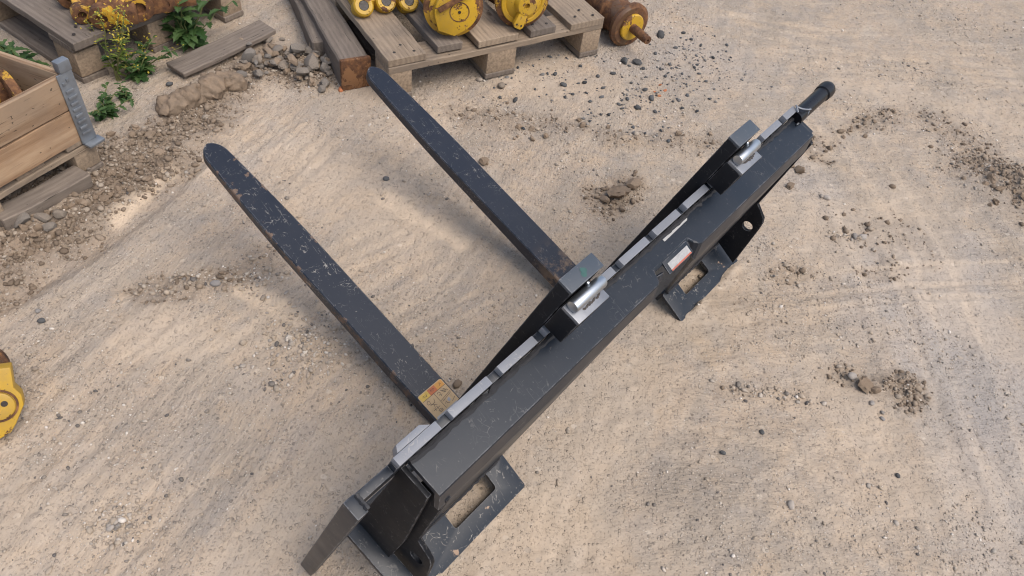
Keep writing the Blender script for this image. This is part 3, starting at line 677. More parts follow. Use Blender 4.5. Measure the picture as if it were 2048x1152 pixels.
g = 'clods in the far tracks'
for i in range(22):
    t = rb.random(); px = 950 + 600 * t; py = 238 + 60 * t + rb.gauss(0, 16)
    if not (1430 < px < 1560): stone('earth_clod', px, py, rb.uniform(3.5, 8), 'clod', ST_CLOD, 'small earth clod in the track behind the fork frame', 'clod', g)
for i in range(14):
    t = rb.random(); px = 1640 + 150 * t; py = 280 - 60 * t + rb.gauss(0, 12); stone('earth_clod', px, py, rb.uniform(3.5, 8), 'clod', ST_CLOD, 'small earth clod in the ridge right of the frame end', 'clod', 'clods right of the frame end')
# the long clod slab by the loose plank
bm = bmesh.new()
for t in np.linspace(0, 1, 11):
    p = at(352 + 108 * t, 222 - 46 * t); rr = .034 + .016 * random.random()
    mm = Matrix.Translation((p.x + random.gauss(0, .006), p.y + random.gauss(0, .006), gz(p.x, p.y) + .018)) @ Matrix.Diagonal((rr * 1.15, rr * 1.0, rr * .95, 1))
    bmesh.ops.create_icosphere(bm, subdivisions=4, radius=1, matrix=mm)
me = mesh_of(bm, 'slab', True, 80); roughen(me, .022, 17, 2.); roughen(me, .011, 48, 5.); roughen(me, .005, 120, 8.)
tag(obj('earth_slab', me, M['slab']), 'long crumbly slab of brown earth below the loose plank', 'earth slab', None, 'thing')

# ------------------------------------------------------------------ boards
def board_me(L, W, T, seed, warp=.002, bv=.002, chips=True):
    """plank along +X from 0..L, 0..W in Y, 0..T in Z"""
    bm = bmesh.new(); n = max(2, int(L / .07))
    xs = [L * i / n for i in range(n + 1)]; rs = random.Random(seed)
    rings = []
    e0, e1 = rs.uniform(-.004, .004), rs.uniform(-.004, .004)
    for i, x in enumerate(xs):
        dx0 = x
        j = [rs.gauss(0, warp * .5) for _ in range(4)]
        z = warp * 1.6 * math.sin(3.1 * x / max(L, .3) + seed)
        sk0 = (e0 if i == n else (e1 if i == 0 else 0))
        pts = [(dx0, 0 + j[0], z), (dx0 + sk0, W + j[1], z + j[3] * .4), (dx0 + sk0, W + j[1] * .8, T + z + j[2] * .5), (dx0, 0 + j[0] * .8, T + z + j[3] * .5)]
        rings.append([bm.verts.new(p) for p in pts])
    for a, b in zip(rings, rings[1:]):
        for k in range(4): bm.faces.new((a[k], a[(k+1) % 4], b[(k+1) % 4], b[k]))
    bm.faces.new(rings[0][::-1]); bm.faces.new(rings[-1])
    bmesh.ops.recalc_face_normals(bm, faces=bm.faces[:])
    bevel(bm, bv, 1, 50)
    return mesh_of(bm, 'board', True, 30)
M['nail'] = simple('nail_dark', (.03, .024, .02), .7, 0, .4, 40, .2)
def nails(parent, pts, r=.0065):
    bm = bmesh.new()
    for p in pts: lathe(bm, [(0, r), (.0014, r * .9)], p, (0, 0, 1), 8)
    o = obj('nail_heads', mesh_of(bm, 'nails'), M['nail'], parent); tag(o, kind='stuff')
_bs = [100]
def board(name, parent, mat, L, W, T, org, dirv, warp=.002, nail_at=()):
    """dirv: 'x' or 'y' in the parent's frame (long axis); org = corner with the smallest coordinates"""
    _bs[0] += 1
    o = obj(name, board_me(L, W, T, _bs[0], warp), M[mat], parent)
    if dirv == 'x': o.location = org
    else: o.location = (org[0] + W, org[1], org[2]); o.rotation_euler = (0, 0, math.pi / 2)
    if nail_at: nails(o, [(x, y, T + .0004) for x, y in nail_at])
    return o
def pallet(name, label, org, yaw, Wd, Ln, tops, mats, h=.178, tt=.030, st=.026, bt=.022, blk=(.10, .135), seed=0):
    root = thing(name, label, 'pallet', org, (0, 0, yaw)); rs = random.Random(seed)
    hb = h - tt - st
    ys = [0, Ln / 2 - blk[1] / 2, Ln - blk[1]]; xs = [0.0, Wd / 2 - blk[0] * .7, Wd - blk[0]]; ws = [blk[0], blk[0] * 1.4, blk[0]]
    for x, wv in zip(xs, ws):
        board('bottom_board', root, mats[1], Ln, wv, bt, (x, 0, 0), 'y')
        for y in ys:
            me = box_me(x + .002, x + wv - .002, y + .004, y + blk[1], bt + .0005, hb - .0005, .005, 2); roughen(me, .0015, 40, x * 9 + y)
            obj('block', me, M['block'], root)
    for y in ys: board('stringer_board', root, mats[0], Wd, blk[1], st, (0, y + .003, hb), 'x')
    for k, (a, b, back) in enumerate(tops):
        yy = rs.uniform(-.004, .008) + back
        nl = [(.03, (b - a) * .25), (.045, (b - a) * .72), (.085, (b - a) * .45), (Ln / 2, (b - a) * .3), (Ln / 2 + .03, (b - a) * .7)]
        board('deck_board', root, mats[0] if k % 2 == 0 else mats[2], Ln - back, b - a, tt, (a, yy, h - tt + .0006), 'y', .0025, nl)
    return root
YR = math.atan2(.613, .79)
pr = pallet('wooden_pallet', 'weathered wooden pallet carrying the yellow rollers', (-.592, 2.395, .004), YR, 1.0, 1.2,
            [(0, .16, 0), (.215, .325, .02), (.385, .57, .005), (.63, .755, .01), (.825, 1.0, 0)], ('wood', 'wood_grey', 'wood_grey'))
YL = math.atan2(.874, .486)
pl = pallet('wooden_pallet', 'weathered wooden pallet of rusty castings behind the weeds', (-1.69, 2.19, .004), YL, .74, 1.2,
            [(0, .125, -.02), (.145, .26, .03), (.30, .40, .015), (.45, .56, .02), (.60, .74, 0)], ('wood_grey', 'wood_grey', 'wood'), seed=4)
cx = Vector((.366, .931)); corner = Vector((-1.414, 1.785))
YC = math.atan2(.931, .366)
pc0 = corner - cx * .8
pcr = pallet('wooden_pallet', 'wooden pallet beneath the planked crate', (pc0.x, pc0.y, .002), YC, .80, .9,
             [(0, .1, .005), (.17, .27, .005), (.35, .45, .005), (.53, .63, .005), (.70, .80, .005)], ('wood', 'wood_grey', 'wood'), h=.128, tt=.020, st=.020, bt=.016, blk=(.085, .10), seed=9)

# ------------------------------------------------------------------ crate (pallet collar) on that pallet
col = thing('plank_crate', 'planked wooden crate with galvanized steel corner hinge', 'crate', (corner.x, corner.y, .1305))
d1 = Vector((-.366, -.931)); d2 = Vector((-.975, .222)).normalized()
a1 = math.atan2(d1.y, d1.x); a2_ = math.atan2(d2.y, d2.x)
for k in range(2):
    z = .002 + k * .114
    o = obj('plank', board_me(.80, .020, .111, 300 + k, .0012), M['collar'], col); o.location = (0, 0, z); o.rotation_euler = (0, 0, a1); o.delta_location = (0, 0, 0)
    # near side plank lies inwards of the outer face
    o.location = Vector((d2.x * .02, d2.y * .02, z)) if False else Vector((0, 0, z))
    o.scale = (1, -1, 1)
    q = obj('plank', board_me(.80, .020, .111, 310 + k, .0012), M['collar'], col); q.location = (d1.x * .024, d1.y * .024, z); q.rotation_euler = (0, 0, a2_); q.scale = (1, -1, 1)
    q.location = (d1.x * .004 + d2.x * .022, d1.y * .004 + d2.y * .022, z); q.scale = (1, 1, 1)
    fr = obj('plank', board_me(.78, .020, .111, 320 + k, .0012), M['collar'], col); fr.location = (d2.x * .80 + d1.x * .01, d2.y * .80 + d1.y * .01, z); fr.rotation_euler = (0, 0, a1)
    bk = obj('plank', board_me(.78, .020, .111, 330 + k, .0012), M['collar'], col); bk.location = (d1.x * .8 + d2.x * .02, d1.y * .8 + d2.y * .02, z); bk.rotation_euler = (0, 0, a2_)
n1 = Vector((-d1.y, d1.x)); n1 = n1 if n1.dot(d2) < 0 else -n1        # outward normal of the near side
def on_side(s, off, z): return Vector((d1.x * s + n1.x * off, d1.y * s + n1.y * off, z))
def side_box(name, s0, s1, o0, o1, z0, z1, mat, parent, bv=.0015):
    bm = bmesh.new(); P = [on_side(s, o, z) for z in (z0, z1) for s, o in ((s0, o0), (s1, o0), (s1, o1), (s0, o1))]
    V = [bm.verts.new(p) for p in P]
    for qd in ((3,2,1,0),(4,5,6,7),(0,1,5,4),(1,2,6,5),(2,3,7,6),(3,0,4,7)): bm.faces.new([V[i] for i in qd])
    bmesh.ops.recalc_face_normals(bm, faces=bm.faces[:]); bevel(bm, bv, 2)
    return obj(name, mesh_of(bm), M[mat], parent)
hg = side_box('corner_hinge', -.006, .045, .0015, .006, -.012, .236, 'galv', col)
for k in range(8): side_box('knuckle', .006 + .004 * (k % 2), .036, .006, .0115, .018 + k * .022, .028 + k * .022, 'galv', hg, .003)
side_box('rivet', .012, .022, .006, .010, .208, .218, 'galv', hg, .002); side_box('rivet', .028, .038, .006, .010, .200, .210, 'galv', hg, .002)
side_box('hinge_top', -.010, .030, -.018, .008, .236, .272, 'galv', col, .003)
side_box('hinge_tab', -.018, .040, -.004, .030, -.022, -.0125, 'galv', col, .003)
side_box('hinge_return', -.008, -.0045, -.05, .0055, -.01, .236, 'galv', col)
# yellow casting standing in the crate
def casting(name, label, loc, rotz, size, mat, seed, cat='casting', group=None, tilt=0):
    root = thing(name, label, cat, loc, (tilt, 0, rotz), group)
    L, Wd, H = size; rs = random.Random(seed)
    prof = [(-Wd/2, 0), (Wd/2, 0), (Wd/2, H*.55), (Wd*.22, H), (-Wd*.22, H), (-Wd/2, H*.55)]
    obj('body', extrude_profile(prof, 0, L, bv=.008), M[mat], root)
    for s in (-1, 1):
        bm = bmesh.new(); lathe(bm, [(-.004, H*.42), (0, H*.46), (Wd*.3, H*.46), (Wd*.32, H*.40), (Wd*.32, H*.20), (Wd*.18, H*.19)], (L * (.5 + .36 * s), s * Wd * .40, H * .42), (0, s, 0), 24)
        obj('boss', mesh_of(bm), M[mat], root)
    return root
ic = at(-34, 190, .34)
casting('yellow_casting', 'worn yellow steel casting standing inside the crate', (ic.x - .03, ic.y + .01, .1295), a1 + .5, (.10, .085, .205), 'yellow_worn', 5)
ic = at(-34, 128, .38)
casting('yellow_casting', 'yellow casting at the back of the crate beside the worn one', (ic.x - .05, ic.y + .03, .1295), a1 + 1.3, (.08, .08, .235), 'yellow_worn', 6)

# timber under the crate, loose plank, beams
def timber(name, label, p0, p1, W, T, mat, z=None, end_mat=None, cat='timber', seed=1, warp=.004, group=None, roll=0):
    d = (p1 - p0); L = Vector((d.x, d.y)).length; yaw = math.atan2(d.y, d.x)
    z0 = gz(p0.x, p0.y) - .004 if z is None else z[0]; z1 = gz(p1.x, p1.y) - .004 if z is None else z[1]
    me = board_me(L, W, T, seed, warp, .006 if T > .05 else .003); roughen(me, .003, 18, seed)
    if not end_mat:
        o = obj(name, me, M[mat]); o.location = (p0.x, p0.y, z0); o.rotation_euler = (roll, -math.atan2(z1 - z0, L), yaw)
        return tag(o, label, cat, group)
    o = thing(name, label, cat, (p0.x, p0.y, z0), (roll, -math.atan2(z1 - z0, L), yaw), group)
    obj('plank' if T < .05 else 'beam', me, M[mat], o)
    if end_mat:
        me = box_me(-.006, .012, -.003, W + .003, .002, T + .003, .006); roughen(me, .003, 35, 3)
        obj('rusty_end', me, M[end_mat], o)
    return o
timber('timber', 'short grey timber on the ground in front of the crate pallet', at(20, 470), at(188, 370), .075, .05, 'wood_grey', seed=41)
pA, pB = at(372, 166), at(556, 86)
timber('loose_plank', 'loose weathered plank lying on the earth right of the weeds', pA, pB, .105, .02, 'wood_grey', (gz(pA.x, pA.y) + .020, gz(pB.x, pB.y) + .030), None, 'plank', 42, .003)
bd = Vector((-.56, .83, 0)).normalized()
pb = at(742, 172); timber('timber_beam', 'heavy dark timber with a rusty brown end beside the pallet', pb, pb + bd * 1.5, .115, .130, 'wood_grey', (.0, .0), 'rustwood', 'timber', 43, .005)
pb = at(664, 118); timber('timber_beam', 'split grey timber lying left of the rusty-ended one', pb, pb + Vector((-.50, .87, 0)) * 1.3, .075, .085, 'wood_grey', (.0, .0), None, 'timber', 44, .008)
pb = at(758, 130); timber('timber_beam', 'thin lower board with painted-in shade between the rusty timber and the pallet', pb, pb + Vector((-.60, .80, 0)) * 1.1, .03, .05, 'wood_old_shaded', (.0, .0), None, 'timber', 45, .003)  # dark wood carries the shade of a lower board in its colour

# ------------------------------------------------------------------ rollers
def roller(name, label, loc, axis, rad, width, mats, style, group=None, hub_ang=0.):
    """loc = centre of the near face; axis points out of the near face"""
    ax = Vector(axis).normalized(); yaw = math.atan2(ax.y, ax.x)
    root = thing(name, label, 'roller', (loc[0], loc[1], loc[2]), (0, -math.asin(ax.z), yaw))
    r = rad
    prof = [(0, r*.30), (0, r*.86), (-.006, r*.93), (-.010, r), (-.026, r*1.0), (-.032, r*.95), (-.036, r*.78), (-width*.42, r*.74), (-width*.45, r*.84), (-width*.55, r*.84), (-width*.58, r*.74), (-width+.036, r*.78), (-width+.030, r*.97), (-width+.012, r), (-width, r*.9), (-width, r*.3)]
    obj('roller_body', lathe_me(prof, (0, 0, 0), (1, 0, 0), 48), M[mats[0]], root)
    if style == 'collar':
        obj('face_ring', lathe_me([(.0005, r*.30), (.0005, r*.84), (.006, r*.83), (.008, r*.78), (.008, r*.66), (.003, r*.64), (.003, r*.3)], (0, 0, 0), (1, 0, 0), 48), M[mats[1]], root)
        pts = []
        for k in range(18): a = R(-62 + 250 * k / 17); pts.append((r * .70 * math.cos(a), r * .70 * math.sin(a)))
        pts += [(-r * .62, -r * .55), (-r * .10, -r * .80)]
        pts = [(p[0] * math.cos(hub_ang) - p[1] * math.sin(hub_ang), p[0] * math.sin(hub_ang) + p[1] * math.cos(hub_ang)) for p in pts]
        obj('end_collar', plate_me(pts, [], .030, ((0, 1, 0), (0, 0, 1)), (.009, 0, 0), .005), M[mats[1]], root)
        cyc, czc = (r * .12 * math.cos(hub_ang), r * .12 * math.sin(hub_ang))
        obj('groove_ring', lathe_me([(.0392, r*.30), (.0392, r*.335), (.0398, r*.335), (.0398, r*.30)], (0, cyc, czc), (1, 0, 0), 32, cap=False), M['rust'], root)
        obj('centre_pin', lathe_me([(.039, r*.05), (.0415, r*.05), (.0415, .001)], (0, cyc, czc), (1, 0, 0), 12), M['grease_hole'], root)
        me = box_me(-.0, .012, -r*.62, r*.62, -r*.085, r*.085, .004); b = obj('keeper_bar', me, M['rust'], root)
        b.location = (.040, -r*.05*math.cos(hub_ang) , r*.40); b.rotation_euler = (hub_ang + .42, 0, 0)
    elif style == 'boss':
        obj('face_ring', lathe_me([(.0005, r*.25), (.0005, r*.84), (.007, r*.82), (.009, r*.70), (.006, r*.66), (.012, r*.60), (.024, r*.42), (.045, r*.36), (.050, r*.33), (.050, r*.10), (.035, r*.09), (.035, .001)], (0, 0, 0), (1, 0, 0), 48), M[mats[1]], root)
        me = plate_me([(-r*.14, 0), (r*.16, 0), (r*.20, -r*.62), (r*.12, -r*.72), (-r*.12, -r*.70), (-r*.20, -r*.6)], [], .022, ((0, 1, 0), (0, 0, 1)), (.026, 0, -r*.16), .004)
        t = obj('lock_tab', me, M[mats[1]], root); t.rotation_euler = (hub_ang, 0, 0)
        for s in (-1, 1):
            h = obj('bolt_hole', lathe_me([(0, r*.035), (.0015, r*.035)], (.0485, s*r*.09, -r*.72), (1, 0, 0), 12), M['grease_hole'], t)
    elif style == 'shaft':
        obj('hub', lathe_me([(.0005, r*.2), (.0005, r*.60), (.010, r*.60), (.014, r*.56), (.014, r*.2)], (0, 0, 0), (1, 0, 0), 40), M[mats[1]], root)
        obj('shaft', lathe_me([(.014, r*.20), (.105, r*.20), (.105, r*.185), (.125, r*.185), (.128, r*.17), (.128, r*.06), (.120, r*.05), (.120, .001)], (0, 0, 0), (1, 0, 0), 28), M['rust'], root)
    return root
top = .178 + .005
fx = Vector((math.cos(YR), math.sin(YR), 0)); fy = Vector((-math.sin(YR), math.cos(YR), 0)); po = Vector((-.592, 2.395, 0))
r1 = .116
c1 = at(905, 72, top); c1.z = top + r1
roller('track_roller', 'yellow flanged roller with rusty keeper bar on the pallet', c1, (.34, -.93, .10), r1, .24, ('yellow_worn', 'yellow'), 'collar', hub_ang=.1)
r2 = .112
c2 = at(1040, 54, top); c2.z = top + r2
roller('track_roller', 'yellow flanged roller with round boss and lock tab on the pallet', c2, (.42, -.90, .10), r2, .24, ('yellow_worn', 'yellow'), 'boss', hub_ang=-.35)
r3 = .100
c3 = at(1252, 93); c3 = Vector((c3.x, c3.y, r3 + gz(c3.x, c3.y) - .004))
roller('track_roller', 'rusty roller with yellow hub and bare shaft behind the pallet', c3, (.60, -.80, .02), r3, .30, ('rust', 'yellow'), 'shaft')
ax4 = Vector((.52, -.66, .54)).normalized(); c4 = at(-14, 806, .083)
rt4 = thing('track_roller', 'blocky yellow roller end with rusty wheel lying alone on the dirt', 'roller', c4, (0, -math.asin(ax4.z), math.atan2(ax4.y, ax4.x)))
obj('wheel', lathe_me([(-.13, .04), (-.13, .066), (-.12, .070), (-.095, .070), (-.088, .064), (-.085, .05), (-.06, .05), (-.055, .064), (-.048, .068), (-.034, .068), (-.026, .062), (-.026, .03)], (0, -.022, .058), (1, 0, 0), 48), M['rust'], rt4)
o4 = [(-.105, -.080), (-.055, -.094), (.012, -.078), (.030, -.060), (.060, -.022), (.064, .005), (.056, .028), (.068, .078), (.025, .088), (-.025, .096), (-.105, .090)]
ec = obj('end_collar', plate_me(o4, [], .045, ((0, 1, 0), (0, 0, 1)), (-.020, 0, 0), .005), M['yellow'], rt4)
obj('bearing_ring', lathe_me([(.0252, .036), (.0252, .041), (.0275, .041), (.0275, .036)], (0, .012, -.004), (1, 0, 0), 36, cap=False), M['rust'], ec)
obj('bearing_cap', lathe_me([(.0254, .034), (.031, .034), (.0325, .031), (.0325, .012), (.0315, .011), (.0315, .001)], (0, .012, -.004), (1, 0, 0), 36), M['yellow'], ec)
obj('bolt_hole', lathe_me([(.0326, .0075), (.0334, .007)], (0, .026, -.001), (1, 0, 0), 12), M['grease_hole'], ec)
kb = obj('keeper_bar', box_me(.0255, .038, -.008, .010, -.045, .040, .003), M['rust'], ec); kb.location = (0, .010, .052); kb.rotation_euler = (-.35, 0, 0)

# yellow track link with three eyes on the right pallet
lk = thing('track_link', 'yellow track link with three round eyes on the pallet', 'track link', at(704, 20, top) + Vector((0, 0, .001)), (0, 0, YR - .12))
obj('link_body', extrude_profile([(-.02, .0), (.10, 0), (.11, .05), (.07, .09), (.0, .085), (-.03, .045)], .0, .27, bv=.012), M['yellow'], lk)
for k, (x, y) in enumerate(((.03, -.045), (.125, -.03), (.215, -.045))):
    bm = bmesh.new(); lathe(bm, [(0, .040), (.055, .040), (.062, .034), (.062, .020), (.02, .018)], (x, y + .02, .012), (0, -.75, .66), 24)
    e = obj('eye', mesh_of(bm), M['yellow'], lk)
    obj('bore', lathe_me([(.0, .0185), (.004, .0185)], (x, y + .02 - .75 * .0575, .012 + .66 * .0575), (0, -.75, .66), 16), M['grease_hole'], e)  # dark disc over the eye paints the shade inside the hole
# rusty yellow castings on the left pallet
lx = Vector((math.cos(YL), math.sin(YL), 0)); ly = Vector((-math.sin(YL), math.cos(YL), 0)); lo_ = Vector((-1.69, 2.19, 0))
labs = ['rusty casting with yellow paint nearest the flowering weed', 'rusty yellow casting second from the flowering weed on the pallet', 'rusty casting third from the flowering weed on the pallet', 'rusty casting above the dark green broad-leaved weed', 'rust brown casting behind the one nearest the flowering weed', 'rusty yellow casting behind the middle of the casting row']
for k, (px, py, rz) in enumerate(((150, 26, .1), (205, 34, -.2), (262, 22, .15), (318, 4, 0), (120, -2, .3), (215, -4, -.1))):
    p = at(px, py, .184)
    casting('rusty_casting', labs[k], (p.x, p.y, .184), YL + rz - .5, (.13, .12, .075 + .02 * (k % 3)), 'yellow_worn' if k != 4 else 'rust', 20 + k)

# ------------------------------------------------------------------ fork frame
FY, FT = R(56.627), R(18.058)
FO = Vector((-.294, .664, -.024))
Rm = Matrix.Rotation(FY, 3, 'Z') @ Matrix.Rotation(FT, 3, 'X')
def FP(a, b, c): return FO + Rm @ Vector((a, b, c))
frame = thing('fork_frame', 'black painted steel carriage frame that carries the two forks', 'fork frame', FO, Rm.to_euler())
def fpart(name, me, mat='frame', parent=None): return obj(name, me, M[mat], parent or frame)
fpart('carriage_bar', box_me(0, 1.468, .0200, .0370, .575, .6815, .0015))
notch = [.111 + .1275 * i for i in range(11)]
edges = [0.0] + notch + [1.466]
for i in range(12):
    a = edges[i] + (.014 if i else .001); b = edges[i+1] - (.014 if i < 11 else 0)
    fpart('tooth', box_me(a, b, .0197, .0373, .682, .700, .0016), 'tooth')
fpart('corner_pad', plate_me([(.012, .0376), (.020, .050), (.072, .050), (.088, .0376)], [], .030, ((1, 0, 0), (0, 1, 0)), (0, 0, .668), .002), 'tooth')
# weld seam
bm = bmesh.new(); rs = random.Random(2); pts = [(u, .0135 + rs.gauss(0, .001), .6655 + rs.gauss(0, .001)) for u in np.arange(.03, 1.488, .012)]
me = tube_me(pts, [.0062 + rs.gauss(0, .0009) for _ in pts], 6); bm.free(); fpart('weld_seam', me, 'weld')
# top plate with its bent lip, dished in for the decal pocket
def top_plate():
    bm = bmesh.new(); st = [.030, .2, .4, .6, .698, .706, .712, .718, .735, .85, .860, .866, .874, .884, 1.1, 1.3, 1.40, 1.488]
    rings = []
    for u in st:
        t = 0.
        if .698 < u < .884: t = 1. if .716 <= u <= .862 else .5
        if u in (.706, .874): t = .15
        o = .026 * t; z = -.003 * t; b = (1 - t)
        pr_ = [(.0185, .665), (-.052 + o, .665), (-.0575 + o, .6645 + z), (-.0600 + o, .661 + z), (-.0600 - .0150 * b + o, .661 + z - .050 * (b * .9 + .1)), (-.0600 - .0150 * b + o + .009, .661 + z - .053 * (b * .9 + .1)), (-.050 + o, .652 + z), (.0185, .652)]
        rings.append([bm.verts.new((u, p[0], p[1])) for p in pr_])
    for a, b in zip(rings, rings[1:]):
        n = len(a)
        for k in range(n): bm.faces.new((a[k], a[(k+1) % n], b[(k+1) % n], b[k]))
    bm.faces.new(rings[0][::-1]); bm.faces.new(rings[-1])
    return mesh_of(bm, 'top_plate', True, 14)
fpart('top_plate', top_plate())
# decal pocket
def quad_me(P, t=0): 
    bm = bmesh.new(); bm.faces.new([bm.verts.new(p) for p in P]); return mesh_of(bm, 'q', False)
dp = fpart('decal_panel', extrude_profile([(-.029, .6635), (-.0595, .6555), (-.0585, .6515), (-.029, .6585)], .752, .852, bv=.0008))
def dpt(a, b, o): # a 0..1 along u, b 0..1 from upper to lower edge, o lift
    return (.763 + .082 * a, -.0385 - .0205 * b, .6612 - .00538 * b + o)
def dquad(name, a0, a1, b0, b1, mat, o, parent): return fpart(name, quad_me([dpt(a0, b0, o), dpt(a0, b1, o), dpt(a1, b1, o), dpt(a1, b0, o)]), mat, parent)
wd = dquad('warning_decal', 0, 1, 0, .97, 'white', .0008, dp)
dquad('decal_stripe', 0, 1, .80, .97, 'red', .0012, wd)
bm = bmesh.new()
for rr_ in range(7):
    x = .05
    while x < .93:
        L_2 = random.uniform(.03, .13); b0 = .08 + rr_ * .098
        if random.random() < .8: bm.faces.new([bm.verts.new(dpt(q[0], q[1], .0012)) for q in ((x, b0), (x, b0 + .05), (min(.95, x + L_2), b0 + .05), (min(.95, x + L_2), b0))])
        x += L_2 + random.uniform(.02, .05)
fpart('decal_print', mesh_of(bm, 'print', False), 'grey_ink', wd)
ws = fpart('label_strip', quad_me([(.80, .001, .6657), (.80, .0075, .6657), (.905, .007, .6657), (.90, .003, .6657)]), 'white')
fpart('pocket_flap', plate_me([(0, 0), (.052, 0), (.045, .018), (.018, .034), (.0, .030)], [], .006, ((.98, -.15, -.1), (-.1, -.55, -.82)), (.698, -.040, .655), .002))
fpart('pocket_flap', plate_me([(0, 0), (.045, 0), (.05, .018), (.03, .022), (.008, .012)], [], .006, ((.98, -.18, 0), (-.1, -.75, -.65)), (.856, -.034, .6585), .002))
fpart('end_cap', box_me(1.4895, 1.505, -.052, .018, .60, .6635, .006))
# sloping back plates, feet, ears
for s, quad in ((0, [(.05, .602), (.66, .602), (.42, .118), (.047, .118)]), (1, [(.89, .602), (1.485, .602), (1.555, .118), (1.20, .118)])):
    bm = bmesh.new(); fv = []
    for off in (0, .010):
        fv.append([bm.verts.new((u, -.0738 + (.602 - w_) * (-.0295 / .484) + off, w_)) for u, w_ in quad])
    bm.faces.new(fv[0]); bm.faces.new(fv[1][::-1])
    for k in range(4): bm.faces.new((fv[0][k], fv[0][(k+1) % 4], fv[1][(k+1) % 4], fv[1][k]))
    bmesh.ops.recalc_face_normals(bm, faces=bm.faces[:]); bevel(bm, .002); fpart('back_plate', mesh_of(bm))
fd = Vector((0, -.102, -.0235)); fl = fd.length; fdn = fd.normalized()
for (u0, u1, h0, h1) in ((.045, .42, .205, .352), (1.185, 1.56, 1.268, 1.416)):
    outer = rrect(u0, u1, 0, fl, .006, 2); hole = rrect(h0, h1, .006, .054, .008, 3)
    fpart('foot_plate', plate_me(outer, [hole], .012, ((1, 0, 0), tuple(fdn)), (0, -.099, .112), .002), 'foot')
    # turned-down stiffener under the plate
    fpart('foot_rib', box_me(u0 + .012, u1 - .012, -.103, -.0925, .060, .0985, .002))
earp = [(-.074, .625), (-.098, .350), (-.143, .326), (-.153, .308), (-.160, .276), (-.188, .108), (-.020, .148), (-.02, .640)]
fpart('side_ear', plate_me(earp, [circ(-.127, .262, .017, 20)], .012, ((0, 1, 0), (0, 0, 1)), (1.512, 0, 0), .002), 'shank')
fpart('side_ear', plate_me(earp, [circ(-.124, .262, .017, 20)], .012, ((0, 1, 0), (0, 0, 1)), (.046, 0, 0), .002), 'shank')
# left end
fpart('top_arm', box_me(-.0705, -.0005, .0200, .0370, .575, .6625, .002))
fpart('upright', box_me(-.094, -.0712, .001, .0385, .030, .664, .003))
fpart('end_panel', plate_me([(.0195, .64), (-.048, .64), (-.080, .36), (-.086, .205), (.0195, .205)], [], .010, ((0, 1, 0), (0, 0, 1)), (.020, 0, 0), .0015), 'shank')  # near-black paint stands in for the deep shade of this recess
fpart('bottom_flange', box_me(-.014, .034, -.150, .0195, .186, .2035, .003))
fpart('lower_bar', box_me(-.0700, 1.50, .0200, .0370, .060, .150, .002))
for u0, u1 in ((.06, .41), (1.20, 1.55)):
    rs = random.Random(int(u0 * 100)); pts = [(u, -.1045 + rs.gauss(0, .0006), .1165 + rs.gauss(0, .0006)) for u in np.arange(u0, u1, .007)]
    fpart('weld_seam', tube_me(pts, [.0042 + rs.gauss(0, .0008) for _ in pts], 6), 'weld')
rs = random.Random(5); pts = [(-.070 + rs.gauss(0, .0005), v_, .6645) for v_ in np.arange(.004, .037, .005)]
fpart('weld_seam', tube_me(pts, [.0045 + rs.gauss(0, .0008) for _ in pts], 6), 'weld')
# stub tube with plastic cap and wire clip
fpart('stub_tube', lathe_me([(0, .0205), (.19, .0205)], (1.47, .0095, .672), (1, 0, .04), 28), 'rubber')
fpart('tube_cap', lathe_me([(0, .0208), (.002, .0235), (.026, .0250), (.038, .0238), (.047, .0192), (.053, .0115), (.055, .002)], (1.636, .0095, .679), (1, 0, .04), 28), 'rubber')
clip = [(1.455 + .05 * t, .012 + .017 * math.sin(t * 5.2) + .003, .702 + .004 * math.sin(t * 9)) for t in np.linspace(0, 1, 14)] + [(1.513, -.002, .692), (1.50, -.010, .676), (1.46, -.006, .670)]
fpart('retaining_clip', tube_me(clip, .0024, 6), 'claw')
